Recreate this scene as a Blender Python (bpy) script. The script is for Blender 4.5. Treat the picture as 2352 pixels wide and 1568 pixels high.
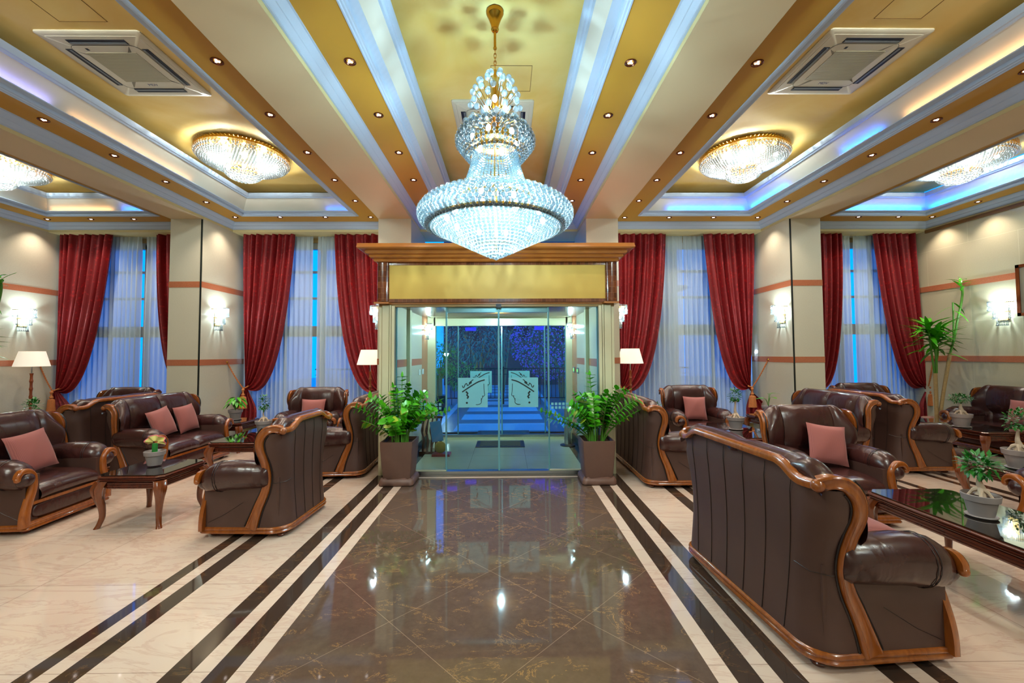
import bpy, math, random
from mathutils import Vector, Matrix
PI = math.pi
for o in list(bpy.data.objects): bpy.data.objects.remove(o)
SC = bpy.context.scene
COL = SC.collection

# ------------------------------------------------------------------ camera
cam_d = bpy.data.cameras.new('camera'); cam = bpy.data.objects.new('camera', cam_d); COL.objects.link(cam)
cam_d.sensor_fit = 'HORIZONTAL'; cam_d.sensor_width = 36.0; cam_d.lens = 968.0 / 2352.0 * 36.0
cam_d.shift_y = -9.0 / 2352.0; cam_d.clip_start = 0.05; cam_d.clip_end = 300
R_ = (0.99991841, -0.01187019, -0.00471883); U_ = (0.00424992, -0.03922322, 0.99922144); F_ = (0.01204603, 0.99915997, 0.03916957)
cam.matrix_world = Matrix(((R_[0], U_[0], -F_[0], 0), (R_[1], U_[1], -F_[1], 0), (R_[2], U_[2], -F_[2], 1.6), (0, 0, 0, 1)))
SC.camera = cam
# ------------------------------------------------------------------ world: dusk sky
W = bpy.data.worlds.new('dusk'); SC.world = W; W.use_nodes = True
bg = W.node_tree.nodes['Background']
bg.inputs[0].default_value = (0.0, 0.16, 0.72, 1); bg.inputs[1].default_value = 2.1
# ------------------------------------------------------------------ exposure and sampling
SC.view_settings.view_transform = 'Standard'; SC.view_settings.look = 'None'
SC.view_settings.exposure = 0.85; SC.view_settings.gamma = 1.0
try: SC.view_settings.use_curve_mapping = False
except Exception: pass
SC.render.engine = 'CYCLES'
cy = SC.cycles
cy.max_bounces = 7; cy.diffuse_bounces = 3; cy.glossy_bounces = 3; cy.transmission_bounces = 4
cy.use_adaptive_sampling = True; cy.adaptive_threshold = 0.06
cy.transparent_max_bounces = 24; cy.sample_clamp_indirect = 3.0; cy.sample_clamp_direct = 0.0
cy.caustics_reflective = False; cy.caustics_refractive = False; cy.use_denoising = True
# light levels in watts
P_CHAND = 300; P_FLUSH = 230; P_SCONCE = 14; P_SPOT = 32; P_VEST = 240

# ------------------------------------------------------------------ helpers
def lin(c):
    return tuple((x / 255 / 12.92) if x / 255 <= 0.04045 else ((x / 255 + 0.055) / 1.055) ** 2.4 for x in c) + (1.0,)
class NT:
    def __init__(s, name):
        s.m = bpy.data.materials.new(name); s.m.use_nodes = True; s.t = s.m.node_tree
        s.b = s.t.nodes['Principled BSDF']; s.out = s.t.nodes['Material Output']
    def n(s, typ, **kw):
        x = s.t.nodes.new(typ)
        for k, v in kw.items():
            if k.startswith('i_'):
                x.inputs[k[2:].replace('_', ' ')].default_value = v
            else: setattr(x, k, v)
        return x
    def l(s, a, b): s.t.links.new(a, b)
    def set(s, **kw):
        for k, v in kw.items(): s.b.inputs[k.replace('_', ' ')].default_value = v
        return s
    def obj(s): return s.n('ShaderNodeTexCoord').outputs['Object']
    def gen(s): return s.n('ShaderNodeTexCoord').outputs['Generated']
    def noise(s, scale, detail=4, vec=None, rough=0.55, stretch=None, dist=0):
        v = vec or s.obj()
        if stretch:
            mp = s.n('ShaderNodeMapping'); s.l(v, mp.inputs[0]); mp.inputs['Scale'].default_value = stretch; v = mp.outputs[0]
        x = s.n('ShaderNodeTexNoise'); s.l(v, x.inputs['Vector']); x.inputs['Scale'].default_value = scale
        x.inputs['Detail'].default_value = detail; x.inputs['Roughness'].default_value = rough; x.inputs['Distortion'].default_value = dist
        return x.outputs['Fac']
    def ramp(s, fac, stops, interp='LINEAR'):
        r = s.n('ShaderNodeValToRGB'); s.l(fac, r.inputs[0]); cr = r.color_ramp; cr.interpolation = interp
        while len(cr.elements) > 1: cr.elements.remove(cr.elements[-1])
        cr.elements[0].position = stops[0][0]; cr.elements[0].color = stops[0][1]
        for p, c in stops[1:]:
            e = cr.elements.new(p); e.color = c
        return r.outputs[0]
    def math(s, op, a, b=None, c=None):
        x = s.n('ShaderNodeMath', operation=op)
        for i, v in enumerate((a, b, c)):
            if v is None: continue
            if isinstance(v, (int, float)): x.inputs[i].default_value = v
            else: s.l(v, x.inputs[i])
        return x.outputs[0]
    def mix(s, f, a, b):
        x = s.n('ShaderNodeMix', data_type='RGBA')
        if isinstance(f, (int, float)): x.inputs[0].default_value = f
        else: s.l(f, x.inputs[0])
        for i, v in ((6, a), (7, b)):
            if isinstance(v, tuple): x.inputs[i].default_value = v
            else: s.l(v, x.inputs[i])
        return x.outputs[2]
    def bump(s, h, strength=0.2, dist=0.01):
        x = s.n('ShaderNodeBump'); s.l(h, x.inputs['Height']); x.inputs['Strength'].default_value = strength; x.inputs['Distance'].default_value = dist
        s.l(x.outputs[0], s.b.inputs['Normal'])
    def color(s, c): s.l(c, s.b.inputs['Base Color']); return s
def simple(name, c, rough=0.5, metal=0.0, coat=0.0, var=0.0, vscale=6):
    N = NT(name); cl = lin(c); N.set(Base_Color=cl, Roughness=rough, Metallic=metal, Coat_Weight=coat)
    if var:
        f = N.noise(vscale, 3)
        N.color(N.mix(f, tuple(x * (1 - var) for x in cl[:3]) + (1,), tuple(min(1, x * (1 + var)) for x in cl[:3]) + (1,)))
    return N.m
def emit(name, c, s):
    N = NT(name); e = N.n('ShaderNodeEmission'); e.inputs[0].default_value = c; e.inputs[1].default_value = s
    N.l(e.outputs[0], N.out.inputs[0]); return N.m

class MB:
    """collects shapes; build() links them as ONE mesh object"""
    def __init__(s): s.v = []; s.f = []
    def add(s, vs, fs):
        b = len(s.v); s.v += [tuple(v) for v in vs]; s.f += [tuple(i + b for i in f) for f in fs]; return s
    def box(s, x0, x1, y0, y1, z0, z1):
        vs = [(x, y, z) for z in (z0, z1) for y in (y0, y1) for x in (x0, x1)]
        return s.add(vs, [(0, 2, 3, 1), (4, 5, 7, 6), (0, 1, 5, 4), (2, 6, 7, 3), (0, 4, 6, 2), (1, 3, 7, 5)])
    def grid(s, rows, closed_u=False, closed_v=False, cap=False):
        n = len(rows); m = len(rows[0]); vs = [p for r in rows for p in r]; fs = []
        for i in range(n if closed_v else n - 1):
            for j in range(m if closed_u else m - 1):
                a = i * m + j; b = i * m + (j + 1) % m; c = ((i + 1) % n) * m + (j + 1) % m; d = ((i + 1) % n) * m + j
                fs.append((a, b, c, d))
        if cap:
            fs.append(tuple(range(m))[::-1]); fs.append(tuple((n - 1) * m + j for j in range(m)))
        return s.add(vs, fs)
    def tube(s, path, r, n=8, cap=True):
        P = [Vector(p) for p in path]; rs = r if isinstance(r, (list, tuple)) else [r] * len(P)
        T = []
        for i in range(len(P)):
            t = (P[min(i + 1, len(P) - 1)] - P[max(i - 1, 0)]); T.append(t.normalized() if t.length > 1e-9 else Vector((0, 0, 1)))
        ref = Vector((0, 0, 1)) if abs(T[0].z) < 0.9 else Vector((1, 0, 0))
        nn = (ref - ref.dot(T[0]) * T[0]).normalized(); rows = []
        for i, p in enumerate(P):
            nn = (nn - nn.dot(T[i]) * T[i]).normalized(); bb = T[i].cross(nn)
            rows.append([p + rs[i] * (math.cos(2 * PI * k / n) * nn + math.sin(2 * PI * k / n) * bb) for k in range(n)])
        return s.grid(rows, closed_u=True, cap=cap)
    def sweep(s, path, sec, normal, closed=False, cap=True, scale=None):
        """sec: list of (a along T x N, b along N)"""
        P = [Vector(p) for p in path]; L = len(P); rows = []
        for i in range(L):
            if closed: t = P[(i + 1) % L] - P[i - 1]
            else: t = P[min(i + 1, L - 1)] - P[max(i - 1, 0)]
            t.normalize(); nv = Vector(normal(i) if callable(normal) else normal); nv = (nv - nv.dot(t) * t).normalized(); bv = t.cross(nv)
            k = scale[i] if scale else 1.0
            rows.append([P[i] + a * k * bv + b * nv for a, b in sec])
        return s.grid(rows, closed_u=True, closed_v=closed, cap=cap and not closed)
    def lathe(s, prof, c=(0, 0, 0), n=16, a0=0.0, a1=2 * PI):
        full = abs(a1 - a0 - 2 * PI) < 1e-6; k = n if full else n + 1
        rows = [[(c[0] + r * math.cos(a0 + (a1 - a0) * j / n), c[1] + r * math.sin(a0 + (a1 - a0) * j / n), c[2] + z) for j in range(k)] for r, z in prof]
        return s.grid(rows, closed_u=full)
    def ball(s, c, r, q=1, sz=1.0):
        vs, fs = ICO[q]; return s.add([(c[0] + r * v[0], c[1] + r * v[1], c[2] + r * sz * v[2]) for v in vs], fs)
    def sq(s, c, a, e1=0.4, e2=0.4, nu=20, nv=12, rot=None):
        """superquadric block (soft cushion)"""
        def sp(x, e): return math.copysign(abs(x) ** e, x)
        rows = []
        for i in range(nv + 1):
            p = -PI / 2 + PI * i / nv
            row = []
            for j in range(nu):
                t = 2 * PI * j / nu
                v = Vector((a[0] * sp(math.cos(p), e1) * sp(math.cos(t), e2), a[1] * sp(math.cos(p), e1) * sp(math.sin(t), e2), a[2] * sp(math.sin(p), e1)))
                if rot: v = rot @ v
                row.append((c[0] + v.x, c[1] + v.y, c[2] + v.z))
            rows.append(row)
        return s.grid(rows, closed_u=True, cap=True)
    def xf(s, M):
        s.v = [tuple(M @ Vector(v)) for v in s.v]; return s
    def build(s, name, mat, parent=None, smooth=True, **props):
        me = bpy.data.meshes.new(name); me.from_pydata(s.v, [], s.f); me.materials.append(mat)
        if smooth: me.polygons.foreach_set('use_smooth', [True] * len(me.polygons))
        o = bpy.data.objects.new(name, me); COL.objects.link(o)
        if smooth:
            try: me.set_sharp_from_angle(angle=math.radians(smooth if smooth is not True else 38))
            except Exception: pass
        if parent is not None: o.parent = parent
        for k, v in props.items(): o[k] = v
        me.update(); return o
def ico(sub):
    t = (1 + 5 ** 0.5) / 2
    v = [Vector(p).normalized() for p in [(-1, t, 0), (1, t, 0), (-1, -t, 0), (1, -t, 0), (0, -1, t), (0, 1, t), (0, -1, -t), (0, 1, -t), (t, 0, -1), (t, 0, 1), (-t, 0, -1), (-t, 0, 1)]]
    f = [(0, 11, 5), (0, 5, 1), (0, 1, 7), (0, 7, 10), (0, 10, 11), (1, 5, 9), (5, 11, 4), (11, 10, 2), (10, 7, 6), (7, 1, 8), (3, 9, 4), (3, 4, 2), (3, 2, 6), (3, 6, 8), (3, 8, 9), (4, 9, 5), (2, 4, 11), (6, 2, 10), (8, 6, 7), (9, 8, 1)]
    for _ in range(sub):
        c = {}; nf = []
        def mid(a, b):
            k = (min(a, b), max(a, b))
            if k not in c: v.append(((v[a] + v[b]) / 2).normalized()); c[k] = len(v) - 1
            return c[k]
        for a, b, d in f:
            x, y, z = mid(a, b), mid(b, d), mid(d, a); nf += [(a, x, z), (b, y, x), (d, z, y), (x, y, z)]
        f = nf
    return [tuple(p) for p in v], f
ICO = [ico(0), ico(1), ico(2)]
def tag(o, label=None, cat=None, group=None, kind=None):
    if label: o['label'] = label
    if cat: o['category'] = cat
    if group: o['group'] = group
    if kind: o['kind'] = kind
    return o
def empty(name, loc=(0, 0, 0), rz=0.0, label=None, cat=None, group=None):
    o = bpy.data.objects.new(name, None); o.empty_display_size = 0.1; COL.objects.link(o)
    o.location = loc; o.rotation_euler = (0, 0, rz); return tag(o, label, cat, group)
def kids(o): return [c for c in bpy.data.objects if c.parent == o]
TREE = {}
def copy_tree(o, parent=None, top=True):
    c = o.copy(); COL.objects.link(c)
    if parent is not None: c.parent = parent
    for ch in KIDS.get(o.name, []): copy_tree(ch, c, False)
    return c
KIDS = {}
def index_kids():
    KIDS.clear()
    for o in bpy.data.objects:
        if o.parent: KIDS.setdefault(o.parent.name, []).append(o)
def clone(o, loc, rz=0.0, label=None, group=None):
    index_kids(); c = copy_tree(o); c.location = loc; c.rotation_euler = (0, 0, rz)
    if label: c['label'] = label
    if group: c['group'] = group
    return c
def struct(o): o['kind'] = 'structure'; return o
def lamp(name, typ, loc, power, col, parent=None, size=0.05, **kw):
    d = bpy.data.lights.new(name, typ); d.energy = power; d.color = col[:3]
    if typ in ('POINT', 'SPOT'): d.shadow_soft_size = size
    for k, v in kw.items(): setattr(d, k, v)
    o = bpy.data.objects.new(name, d); COL.objects.link(o); o.location = loc
    if parent is not None: o.parent = parent
    return o
def sm(t): t = max(0.0, min(1.0, t)); return t * t * (3 - 2 * t)
def lerp(a, b, t): return a + (b - a) * t
def interp(x, pts):
    if x <= pts[0][0]: return pts[0][1]
    for (a, b), (c, d) in zip(pts, pts[1:]):
        if x <= c: return lerp(b, d, (x - a) / (c - a))
    return pts[-1][1]
def spline(pts, n):
    """Catmull-Rom through pts, n samples per span"""
    P = [Vector(p) for p in pts]; P = [2 * P[0] - P[1]] + P + [2 * P[-1] - P[-2]]; out = []
    for i in range(1, len(P) - 2):
        for k in range(n):
            t = k / n; a, b, c, d = P[i - 1], P[i], P[i + 1], P[i + 2]
            out.append(0.5 * ((2 * b) + (c - a) * t + (2 * a - 5 * b + 4 * c - d) * t * t + (3 * b - a - 3 * c + d) * t ** 3))
    out.append(P[-2]); return out
def rrect(w, h, r, n=3):
    out = []
    for cx, cy_, a in ((w / 2 - r, h / 2 - r, 0), (-w / 2 + r, h / 2 - r, PI / 2), (-w / 2 + r, -h / 2 + r, PI), (w / 2 - r, -h / 2 + r, 1.5 * PI)):
        for k in range(n + 1):
            t = a + PI / 2 * k / n; out.append((cx + r * math.cos(t), cy_ + r * math.sin(t)))
    return out
def ring(mb, rect, prof, sides='NSEW'):
    """sweep profile (inset, z) round the inside of a rectangle"""
    x0, x1, y0, y1 = rect
    rows = [[(x0 + d, y0 + d, z), (x1 - d, y0 + d, z), (x1 - d, y1 - d, z), (x0 + d, y1 - d, z)] for d, z in prof]
    b = len(mb.v)
    for r in rows: mb.v += r
    for i in range(len(rows) - 1):
        for j, sd in enumerate('SENW'):
            if sd in sides:
                a = b + i * 4 + j; c = b + i * 4 + (j + 1) % 4; mb.f.append((a, c, c + 4, a + 4))
    return mb

# ------------------------------------------------------------------ materials
def mk_leather():
    N = NT('leather'); n1 = N.noise(3.5, 3); n2 = N.noise(22, 5, rough=0.6)
    N.color(N.mix(n1, lin((40, 18, 18)), lin((72, 36, 31)))); N.set(Roughness=0.27, Coat_Weight=0.25, Coat_Roughness=0.2)
    n3 = N.noise(7, 2, stretch=(1.0, 1.0, 0.35), dist=0.8)
    N.bump(N.math('ADD', N.math('MULTIPLY', n3, 2.2), N.math('MULTIPLY', n2, 0.35)), 0.35, 0.012); return N.m
def mk_hide():
    N = NT('plain_leather'); n1 = N.noise(2.5, 3); n2 = N.noise(90, 3)
    N.color(N.mix(n1, lin((62, 39, 33)), lin((86, 58, 48)))); N.set(Roughness=0.5, Coat_Weight=0.0, Coat_Roughness=0.3)
    N.bump(n2, 0.08, 0.002); return N.m
def mk_wood(name, c0, c1, scale=5, rough=0.22, stretch=(1, 1, 0.2), coat=0.6):
    N = NT(name); g = N.noise(scale * 5, 5, stretch=stretch, dist=1.2); g2 = N.noise(scale * 0.8, 2)
    c = N.mix(g, lin(c0), lin(c1)); c2 = N.mix(N.math('MULTIPLY', g2, 0.5), c, lin(c0)); N.color(c2)
    N.set(Roughness=rough, Coat_Weight=coat, Coat_Roughness=0.08); return N.m
LEA = mk_leather(); HIDE = mk_hide(); PIPE = simple('dark_piping', (22, 12, 12), 0.35)
WOOD = mk_wood('honey_wood', (104, 46, 14), (186, 104, 34))
DWOOD = mk_wood('dark_walnut', (50, 18, 12), (112, 50, 28), stretch=(1, 0.2, 1))
LEGW = mk_wood('walnut_leg', (80, 34, 14), (140, 72, 30))
PWOOD = mk_wood('portal_wood', (158, 92, 34), (186, 114, 46), 2.2, 0.26, (0.08, 1, 1), 0.4)
GOLD = simple('gold', (236, 180, 70), 0.18, 1.0)
BRASS = simple('brass', (190, 140, 60), 0.3, 1.0)
def mk_crystal(name, tint, tr=0.42):
    N = NT(name); t = N.n('ShaderNodeBsdfTransparent'); t.inputs[0].default_value = (0.93, 0.98, 1, 1)
    g = N.n('ShaderNodeBsdfGlossy'); g.inputs[0].default_value = (1, 1, 1, 1); g.inputs[1].default_value = 0.06
    tl = N.n('ShaderNodeBsdfTranslucent'); tl.inputs[0].default_value = tint
    df = N.n('ShaderNodeBsdfDiffuse'); df.inputs[0].default_value = tint
    m0 = N.n('ShaderNodeMixShader'); m0.inputs[0].default_value = 0.5; N.l(tl.outputs[0], m0.inputs[1]); N.l(df.outputs[0], m0.inputs[2])
    lw = N.n('ShaderNodeLayerWeight'); lw.inputs[0].default_value = 0.45
    m1 = N.n('ShaderNodeMixShader'); N.l(lw.outputs['Facing'], m1.inputs[0]); N.l(m0.outputs[0], m1.inputs[1]); N.l(g.outputs[0], m1.inputs[2])
    m2 = N.n('ShaderNodeMixShader'); m2.inputs[0].default_value = 1 - tr; N.l(t.outputs[0], m2.inputs[1]); N.l(m1.outputs[0], m2.inputs[2])
    N.l(m2.outputs[0], N.out.inputs[0]); return N.m
CRY = mk_crystal('crystal', (0.10, 0.145, 0.165, 1), 0.5); CRYB = mk_crystal('lamp_crystal', (0.13, 0.15, 0.155, 1), 0.5); CRYC = mk_crystal('crown_crystal', (0.62, 0.78, 0.84, 1), 0.45); AMB = mk_crystal('amber_crystal', (0.35, 0.16, 0.03, 1), 0.3)
BULB = emit('bulb', (0.82, 0.95, 1.0, 1), 26.0)
LED = emit('spot_led', (1.0, 0.86, 0.80, 1), 7.0)
def mk_glass(name, tint=(0.84, 0.97, 0.97, 1), refl=0.9):
    N = NT(name); t = N.n('ShaderNodeBsdfTransparent'); t.inputs[0].default_value = tint
    g = N.n('ShaderNodeBsdfGlossy'); g.inputs[1].default_value = 0.01; g.inputs[0].default_value = (refl, refl, refl, 1)
    fr = N.n('ShaderNodeFresnel'); fr.inputs[0].default_value = 1.35
    m = N.n('ShaderNodeMixShader'); N.l(fr.outputs[0], m.inputs[0]); N.l(t.outputs[0], m.inputs[1]); N.l(g.outputs[0], m.inputs[2])
    N.l(m.outputs[0], N.out.inputs[0]); return N.m
GLASS = mk_glass('door_glass'); WGLASS = mk_glass('window_glass', (0.9, 0.97, 1, 1))
def mk_wall(name, c0, c1, joints=None):
    N = NT(name); f = N.noise(60, 4, rough=0.8); f2 = N.noise(1.2, 3); c = N.mix(f, lin(c0), lin(c1)); c = N.mix(N.math('MULTIPLY', f2, 0.35), c, lin(c0))
    if joints:
        uv = N.n('ShaderNodeSeparateXYZ'); N.l(N.obj(), uv.inputs[0]); cb = N.n('ShaderNodeCombineXYZ'); N.l(uv.outputs['Y'], cb.inputs[0]); N.l(uv.outputs['Z'], cb.inputs[1])
        br = N.n('ShaderNodeTexBrick'); N.l(cb.outputs[0], br.inputs['Vector']); br.inputs['Scale'].default_value = 1.0
        br.inputs['Mortar Size'].default_value = 0.003; br.inputs['Brick Width'].default_value = 1.5; br.inputs['Row Height'].default_value = 0.72
        br.inputs['Color1'].default_value = (0, 0, 0, 1); br.inputs['Color2'].default_value = (0, 0, 0, 1); br.inputs['Mortar'].default_value = (1, 1, 1, 1)
        c = N.mix(br.outputs['Color'], c, lin((222, 214, 184)))
    N.color(c); N.set(Roughness=0.22, Coat_Weight=0.15); return N.m
WALL = mk_wall('beige_marble', (204, 196, 172), (226, 220, 198)); WALLR = mk_wall('beige_marble_tiles', (192, 182, 150), (214, 204, 174), True)
BAND = mk_wall('terracotta_marble', (168, 88, 54), (214, 140, 104))
def mk_ceiling():
    N = NT('ochre_plaster'); f = N.noise(1.1, 4, dist=0.6); N.color(N.mix(N.ramp(f, [(0.35, (0, 0, 0, 1)), (0.7, (1, 1, 1, 1))]), lin((222, 182, 92)), lin((232, 204, 132)))); N.set(Roughness=0.75); return N.m
CEIL = mk_ceiling(); SOFF = simple('mustard_soffit', (192, 142, 46), 0.6, var=0.06, vscale=2)
BEAM = simple('beam_paint', (214, 190, 150), 0.65, var=0.04, vscale=1.5); PANEL = simple('cove_paint', (216, 208, 192), 0.6, var=0.05, vscale=1.5)
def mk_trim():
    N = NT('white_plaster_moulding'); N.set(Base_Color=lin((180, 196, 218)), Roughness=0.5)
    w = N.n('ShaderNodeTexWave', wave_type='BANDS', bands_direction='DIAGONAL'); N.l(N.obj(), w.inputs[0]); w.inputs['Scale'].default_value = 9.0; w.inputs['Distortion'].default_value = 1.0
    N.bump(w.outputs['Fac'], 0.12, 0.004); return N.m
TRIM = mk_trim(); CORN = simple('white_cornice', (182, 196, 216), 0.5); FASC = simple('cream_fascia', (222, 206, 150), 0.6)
CREAM = simple('cream_frame', (206, 200, 164), 0.35, coat=0.3); DARK = simple('dark_gap', (12, 22, 16), 0.6); BLACK = simple('black_plastic', (14, 14, 18), 0.4)
def mk_damask():
    N = NT('red_damask'); v = N.n('ShaderNodeTexVoronoi', feature='SMOOTH_F1'); N.l(N.obj(), v.inputs['Vector']); v.inputs['Scale'].default_value = 15.0
    n = N.noise(26, 3, dist=2.5); f = N.math('ADD', v.outputs['Distance'], N.math('MULTIPLY', n, 0.6))
    m = N.ramp(f, [(0.48, (0, 0, 0, 1)), (0.56, (1, 1, 1, 1))])
    N.color(N.mix(m, lin((160, 20, 24)), lin((126, 10, 17)))); r = N.mix(m, (0.34, 0.34, 0.34, 1), (0.6, 0.6, 0.6, 1)); N.l(r, N.b.inputs['Roughness'])
    N.bump(m, 0.12, 0.002); return N.m
DAM = mk_damask()
def mk_sheer():
    N = NT('white_sheer'); d = N.n('ShaderNodeBsdfDiffuse'); d.inputs[0].default_value = (0.66, 0.76, 0.77, 1)
    t = N.n('ShaderNodeBsdfTranslucent'); t.inputs[0].default_value = (0.7, 0.8, 0.95, 1); tr = N.n('ShaderNodeBsdfTransparent')
    m = N.n('ShaderNodeMixShader'); m.inputs[0].default_value = 0.22; N.l(d.outputs[0], m.inputs[1]); N.l(t.outputs[0], m.inputs[2])
    lw = N.n('ShaderNodeLayerWeight'); lw.inputs[0].default_value = 0.3
    m2 = N.n('ShaderNodeMixShader'); N.l(N.math('MULTIPLY_ADD', lw.outputs['Facing'], -0.08, 0.10), m2.inputs[0]); N.l(m.outputs[0], m2.inputs[1]); N.l(tr.outputs[0], m2.inputs[2])
    N.l(m2.outputs[0], N.out.inputs[0]); return N.m
SHEER = mk_sheer()
def mk_pillow():
    N = NT('pink_stripe_fabric'); w = N.n('ShaderNodeTexWave', bands_direction='X'); N.l(N.obj(), w.inputs[0]); w.inputs['Scale'].default_value = 30.0; w.inputs['Distortion'].default_value = 1.6
    n = N.noise(120, 2); N.color(N.mix(N.math('MULTIPLY', w.outputs['Fac'], 0.6), lin((160, 88, 80)), lin((130, 66, 64)))); N.set(Roughness=0.7, Sheen_Weight=0.2); N.bump(n, 0.2, 0.002); return N.m
PIL = mk_pillow()
def mk_leaf(name, c0, c1, rough=0.35):
    N = NT(name); f = N.noise(9, 2); N.color(N.mix(f, lin(c0), lin(c1))); N.set(Roughness=rough)
    try: N.b.inputs['Subsurface Weight'].default_value = 0.0
    except Exception: pass
    return N.m
LEAF = mk_leaf('glossy_leaf', (24, 126, 14), (96, 190, 30), 0.26); LEAF2 = mk_leaf('small_leaf', (16, 84, 20), (40, 130, 34)); LEAFY = mk_leaf('pale_leaf', (96, 160, 20), (190, 200, 60))
STEM = simple('green_stem', (84, 140, 40), 0.45, var=0.2); CANE = simple('woody_cane', (186, 150, 96), 0.7, var=0.25, vscale=30); SOIL = simple('soil', (70, 44, 30), 0.95, var=0.4, vscale=60)
POTG = simple('grey_pot_plastic', (150, 138, 134), 0.45); POTB = simple('brown_planter', (104, 74, 62), 0.5, var=0.08, vscale=40); PINKPOT = simple('pink_pot', (206, 150, 132), 0.5)
TABGLASS = NT('table_glass').set(Base_Color=lin((30, 24, 20)), Roughness=0.03, Coat_Weight=1.0).m
TABGLASS.node_tree.nodes['Principled BSDF'].inputs['Coat Roughness'].default_value = 0.02
SHADE = NT('lamp_shade'); SHADE.set(Base_Color=lin((250, 236, 214)), Roughness=0.8); SHADE.b.inputs['Emission Color'].default_value = (1, 0.86, 0.7, 1); SHADE.b.inputs['Emission Strength'].default_value = 0.35; SHADE = SHADE.m
STEEL = simple('steel', (170, 176, 180), 0.3, 1.0); ACW = simple('unit_plastic', (206, 200, 178), 0.4); WHITE = simple('white_plastic', (224, 226, 224), 0.4)
ROPE = simple('gold_rope', (196, 116, 60), 0.6, var=0.3, vscale=60)
# ================================================================== THE SETTING
XL, XR = -11.8, 8.4; YB, YF = 8.25, -4.0
CX = -0.1325
ZB, ZS, ZC = 4.02, 4.187, 4.66
# ------------------------------------------------------------------ floor
def mk_floor():
    N = NT('inlaid_marble_floor'); xyz = N.n('ShaderNodeSeparateXYZ'); N.l(N.obj(), xyz.inputs[0]); X = xyz.outputs['X']; Y = xyz.outputs['Y']
    A = N.math('ABSOLUTE', N.math('SUBTRACT', X, CX))
    dark = [(1.245, 1.353), (1.455, 1.5655), (1.997, 2.1045), (2.2075, 2.3115), (4.72, 4.83), (4.94, 5.05), (5.54, 5.64), (5.75, 5.85)]
    st = [(0.0, (0, 0, 0, 1))]
    for a, b in dark: st += [(a / 8, (1, 1, 1, 1)), (b / 8, (0, 0, 0, 1))]
    msk = N.ramp(N.math('DIVIDE', A, 8.0), st, 'CONSTANT')
    field = N.math('LESS_THAN', A, 1.155)
    bord = N.math('GREATER_THAN', Y, 5.52); bord2 = N.math('MULTIPLY', bord, N.math('LESS_THAN', A, 1.56))
    dk = N.math('MAXIMUM', N.math('MAXIMUM', msk, field), bord2)
    wl = N.math('MULTIPLY', N.math('MULTIPLY', N.math('GREATER_THAN', Y, 5.54), N.math('LESS_THAN', Y, 5.585)), N.math('LESS_THAN', A, 1.12))
    dk = N.math('SUBTRACT', dk, wl)
    # cream marble
    n1 = N.noise(0.9, 4, stretch=(1, 0.6, 1), dist=1.0); v = N.noise(2.0, 8, rough=0.62, dist=2.2, stretch=(0.45, 1.6, 1))
    vein = N.math('SUBTRACT', 1.0, N.math('MULTIPLY', N.math('ABSOLUTE', N.math('SUBTRACT', v, 0.5)), 28.0)); vein = N.math('MAXIMUM', vein, 0.0)
    cream = N.mix(n1, lin((206, 178, 158)), lin((224, 202, 182))); cream = N.mix(N.math('MULTIPLY', vein, 0.3), cream, lin((176, 128, 112)))
    # dark marble with gold veins
    d1 = N.noise(14, 6, rough=0.7); v2 = N.noise(2.1, 9, rough=0.68, dist=2.0, stretch=(0.8, 1.5, 1))
    vb = N.math('MAXIMUM', N.math('SUBTRACT', 1.0, N.math('MULTIPLY', N.math('ABSOLUTE', N.math('SUBTRACT', v2, 0.52)), 130.0)), 0.0)
    br = N.noise(3.2, 3); vb = N.math('MULTIPLY', vb, N.math('GREATER_THAN', br, 0.5))
    brown = N.mix(d1, lin((74, 57, 47)), lin((106, 86, 73)))  # base lightened so the field's colour carries the haze of floor reflections
    brown = N.mix(N.math('MULTIPLY', vb, 0.6), brown, lin((196, 146, 84)))
    def line(u, period, off, w):
        fr = N.math('FRACT', N.math('ADD', N.math('DIVIDE', N.math('SUBTRACT', u, off), period), 100.5)); return N.math('LESS_THAN', N.math('ABSOLUTE', N.math('SUBTRACT', fr, 0.5)), w / period)
    jx = N.math('MULTIPLY', line(A, 0.8185, 2.3115, 0.0022), N.math('GREATER_THAN', A, 2.35)); jy = line(Y, 0.8285, 2.216, 0.0022)
    jc = N.math('MAXIMUM', jx, jy); cream = N.mix(N.math('MULTIPLY', jc, 0.6), cream, lin((120, 92, 74)))
    u = N.math('MULTIPLY', N.math('ADD', X, Y), 0.70711); w_ = N.math('MULTIPLY', N.math('SUBTRACT', X, Y), 0.70711)
    brown = N.mix(N.math('MULTIPLY', N.math('SUBTRACT', 1.0, field), 0.62), brown, lin((34, 20, 13)))
    jd = N.math('MAXIMUM', line(u, 0.8225, 1.3343, 0.002), line(w_, 0.8225, -2.3426, 0.002))
    brown = N.mix(N.math('MULTIPLY', N.math('MULTIPLY', jd, field), 0.45), brown, lin((170, 140, 118)))
    N.color(N.mix(dk, cream, brown)); N.set(Roughness=0.05, Coat_Weight=0.35, Coat_Roughness=0.03, IOR=1.5); return N.m
FLOOR = mk_floor()
mb = MB(); mb.add([(XL, YF, 0), (XR, YF, 0), (XR, 8.75, 0), (XL, 8.75, 0)], [(0, 1, 2, 3)])
struct(mb.build('floor', FLOOR, smooth=False))
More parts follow.
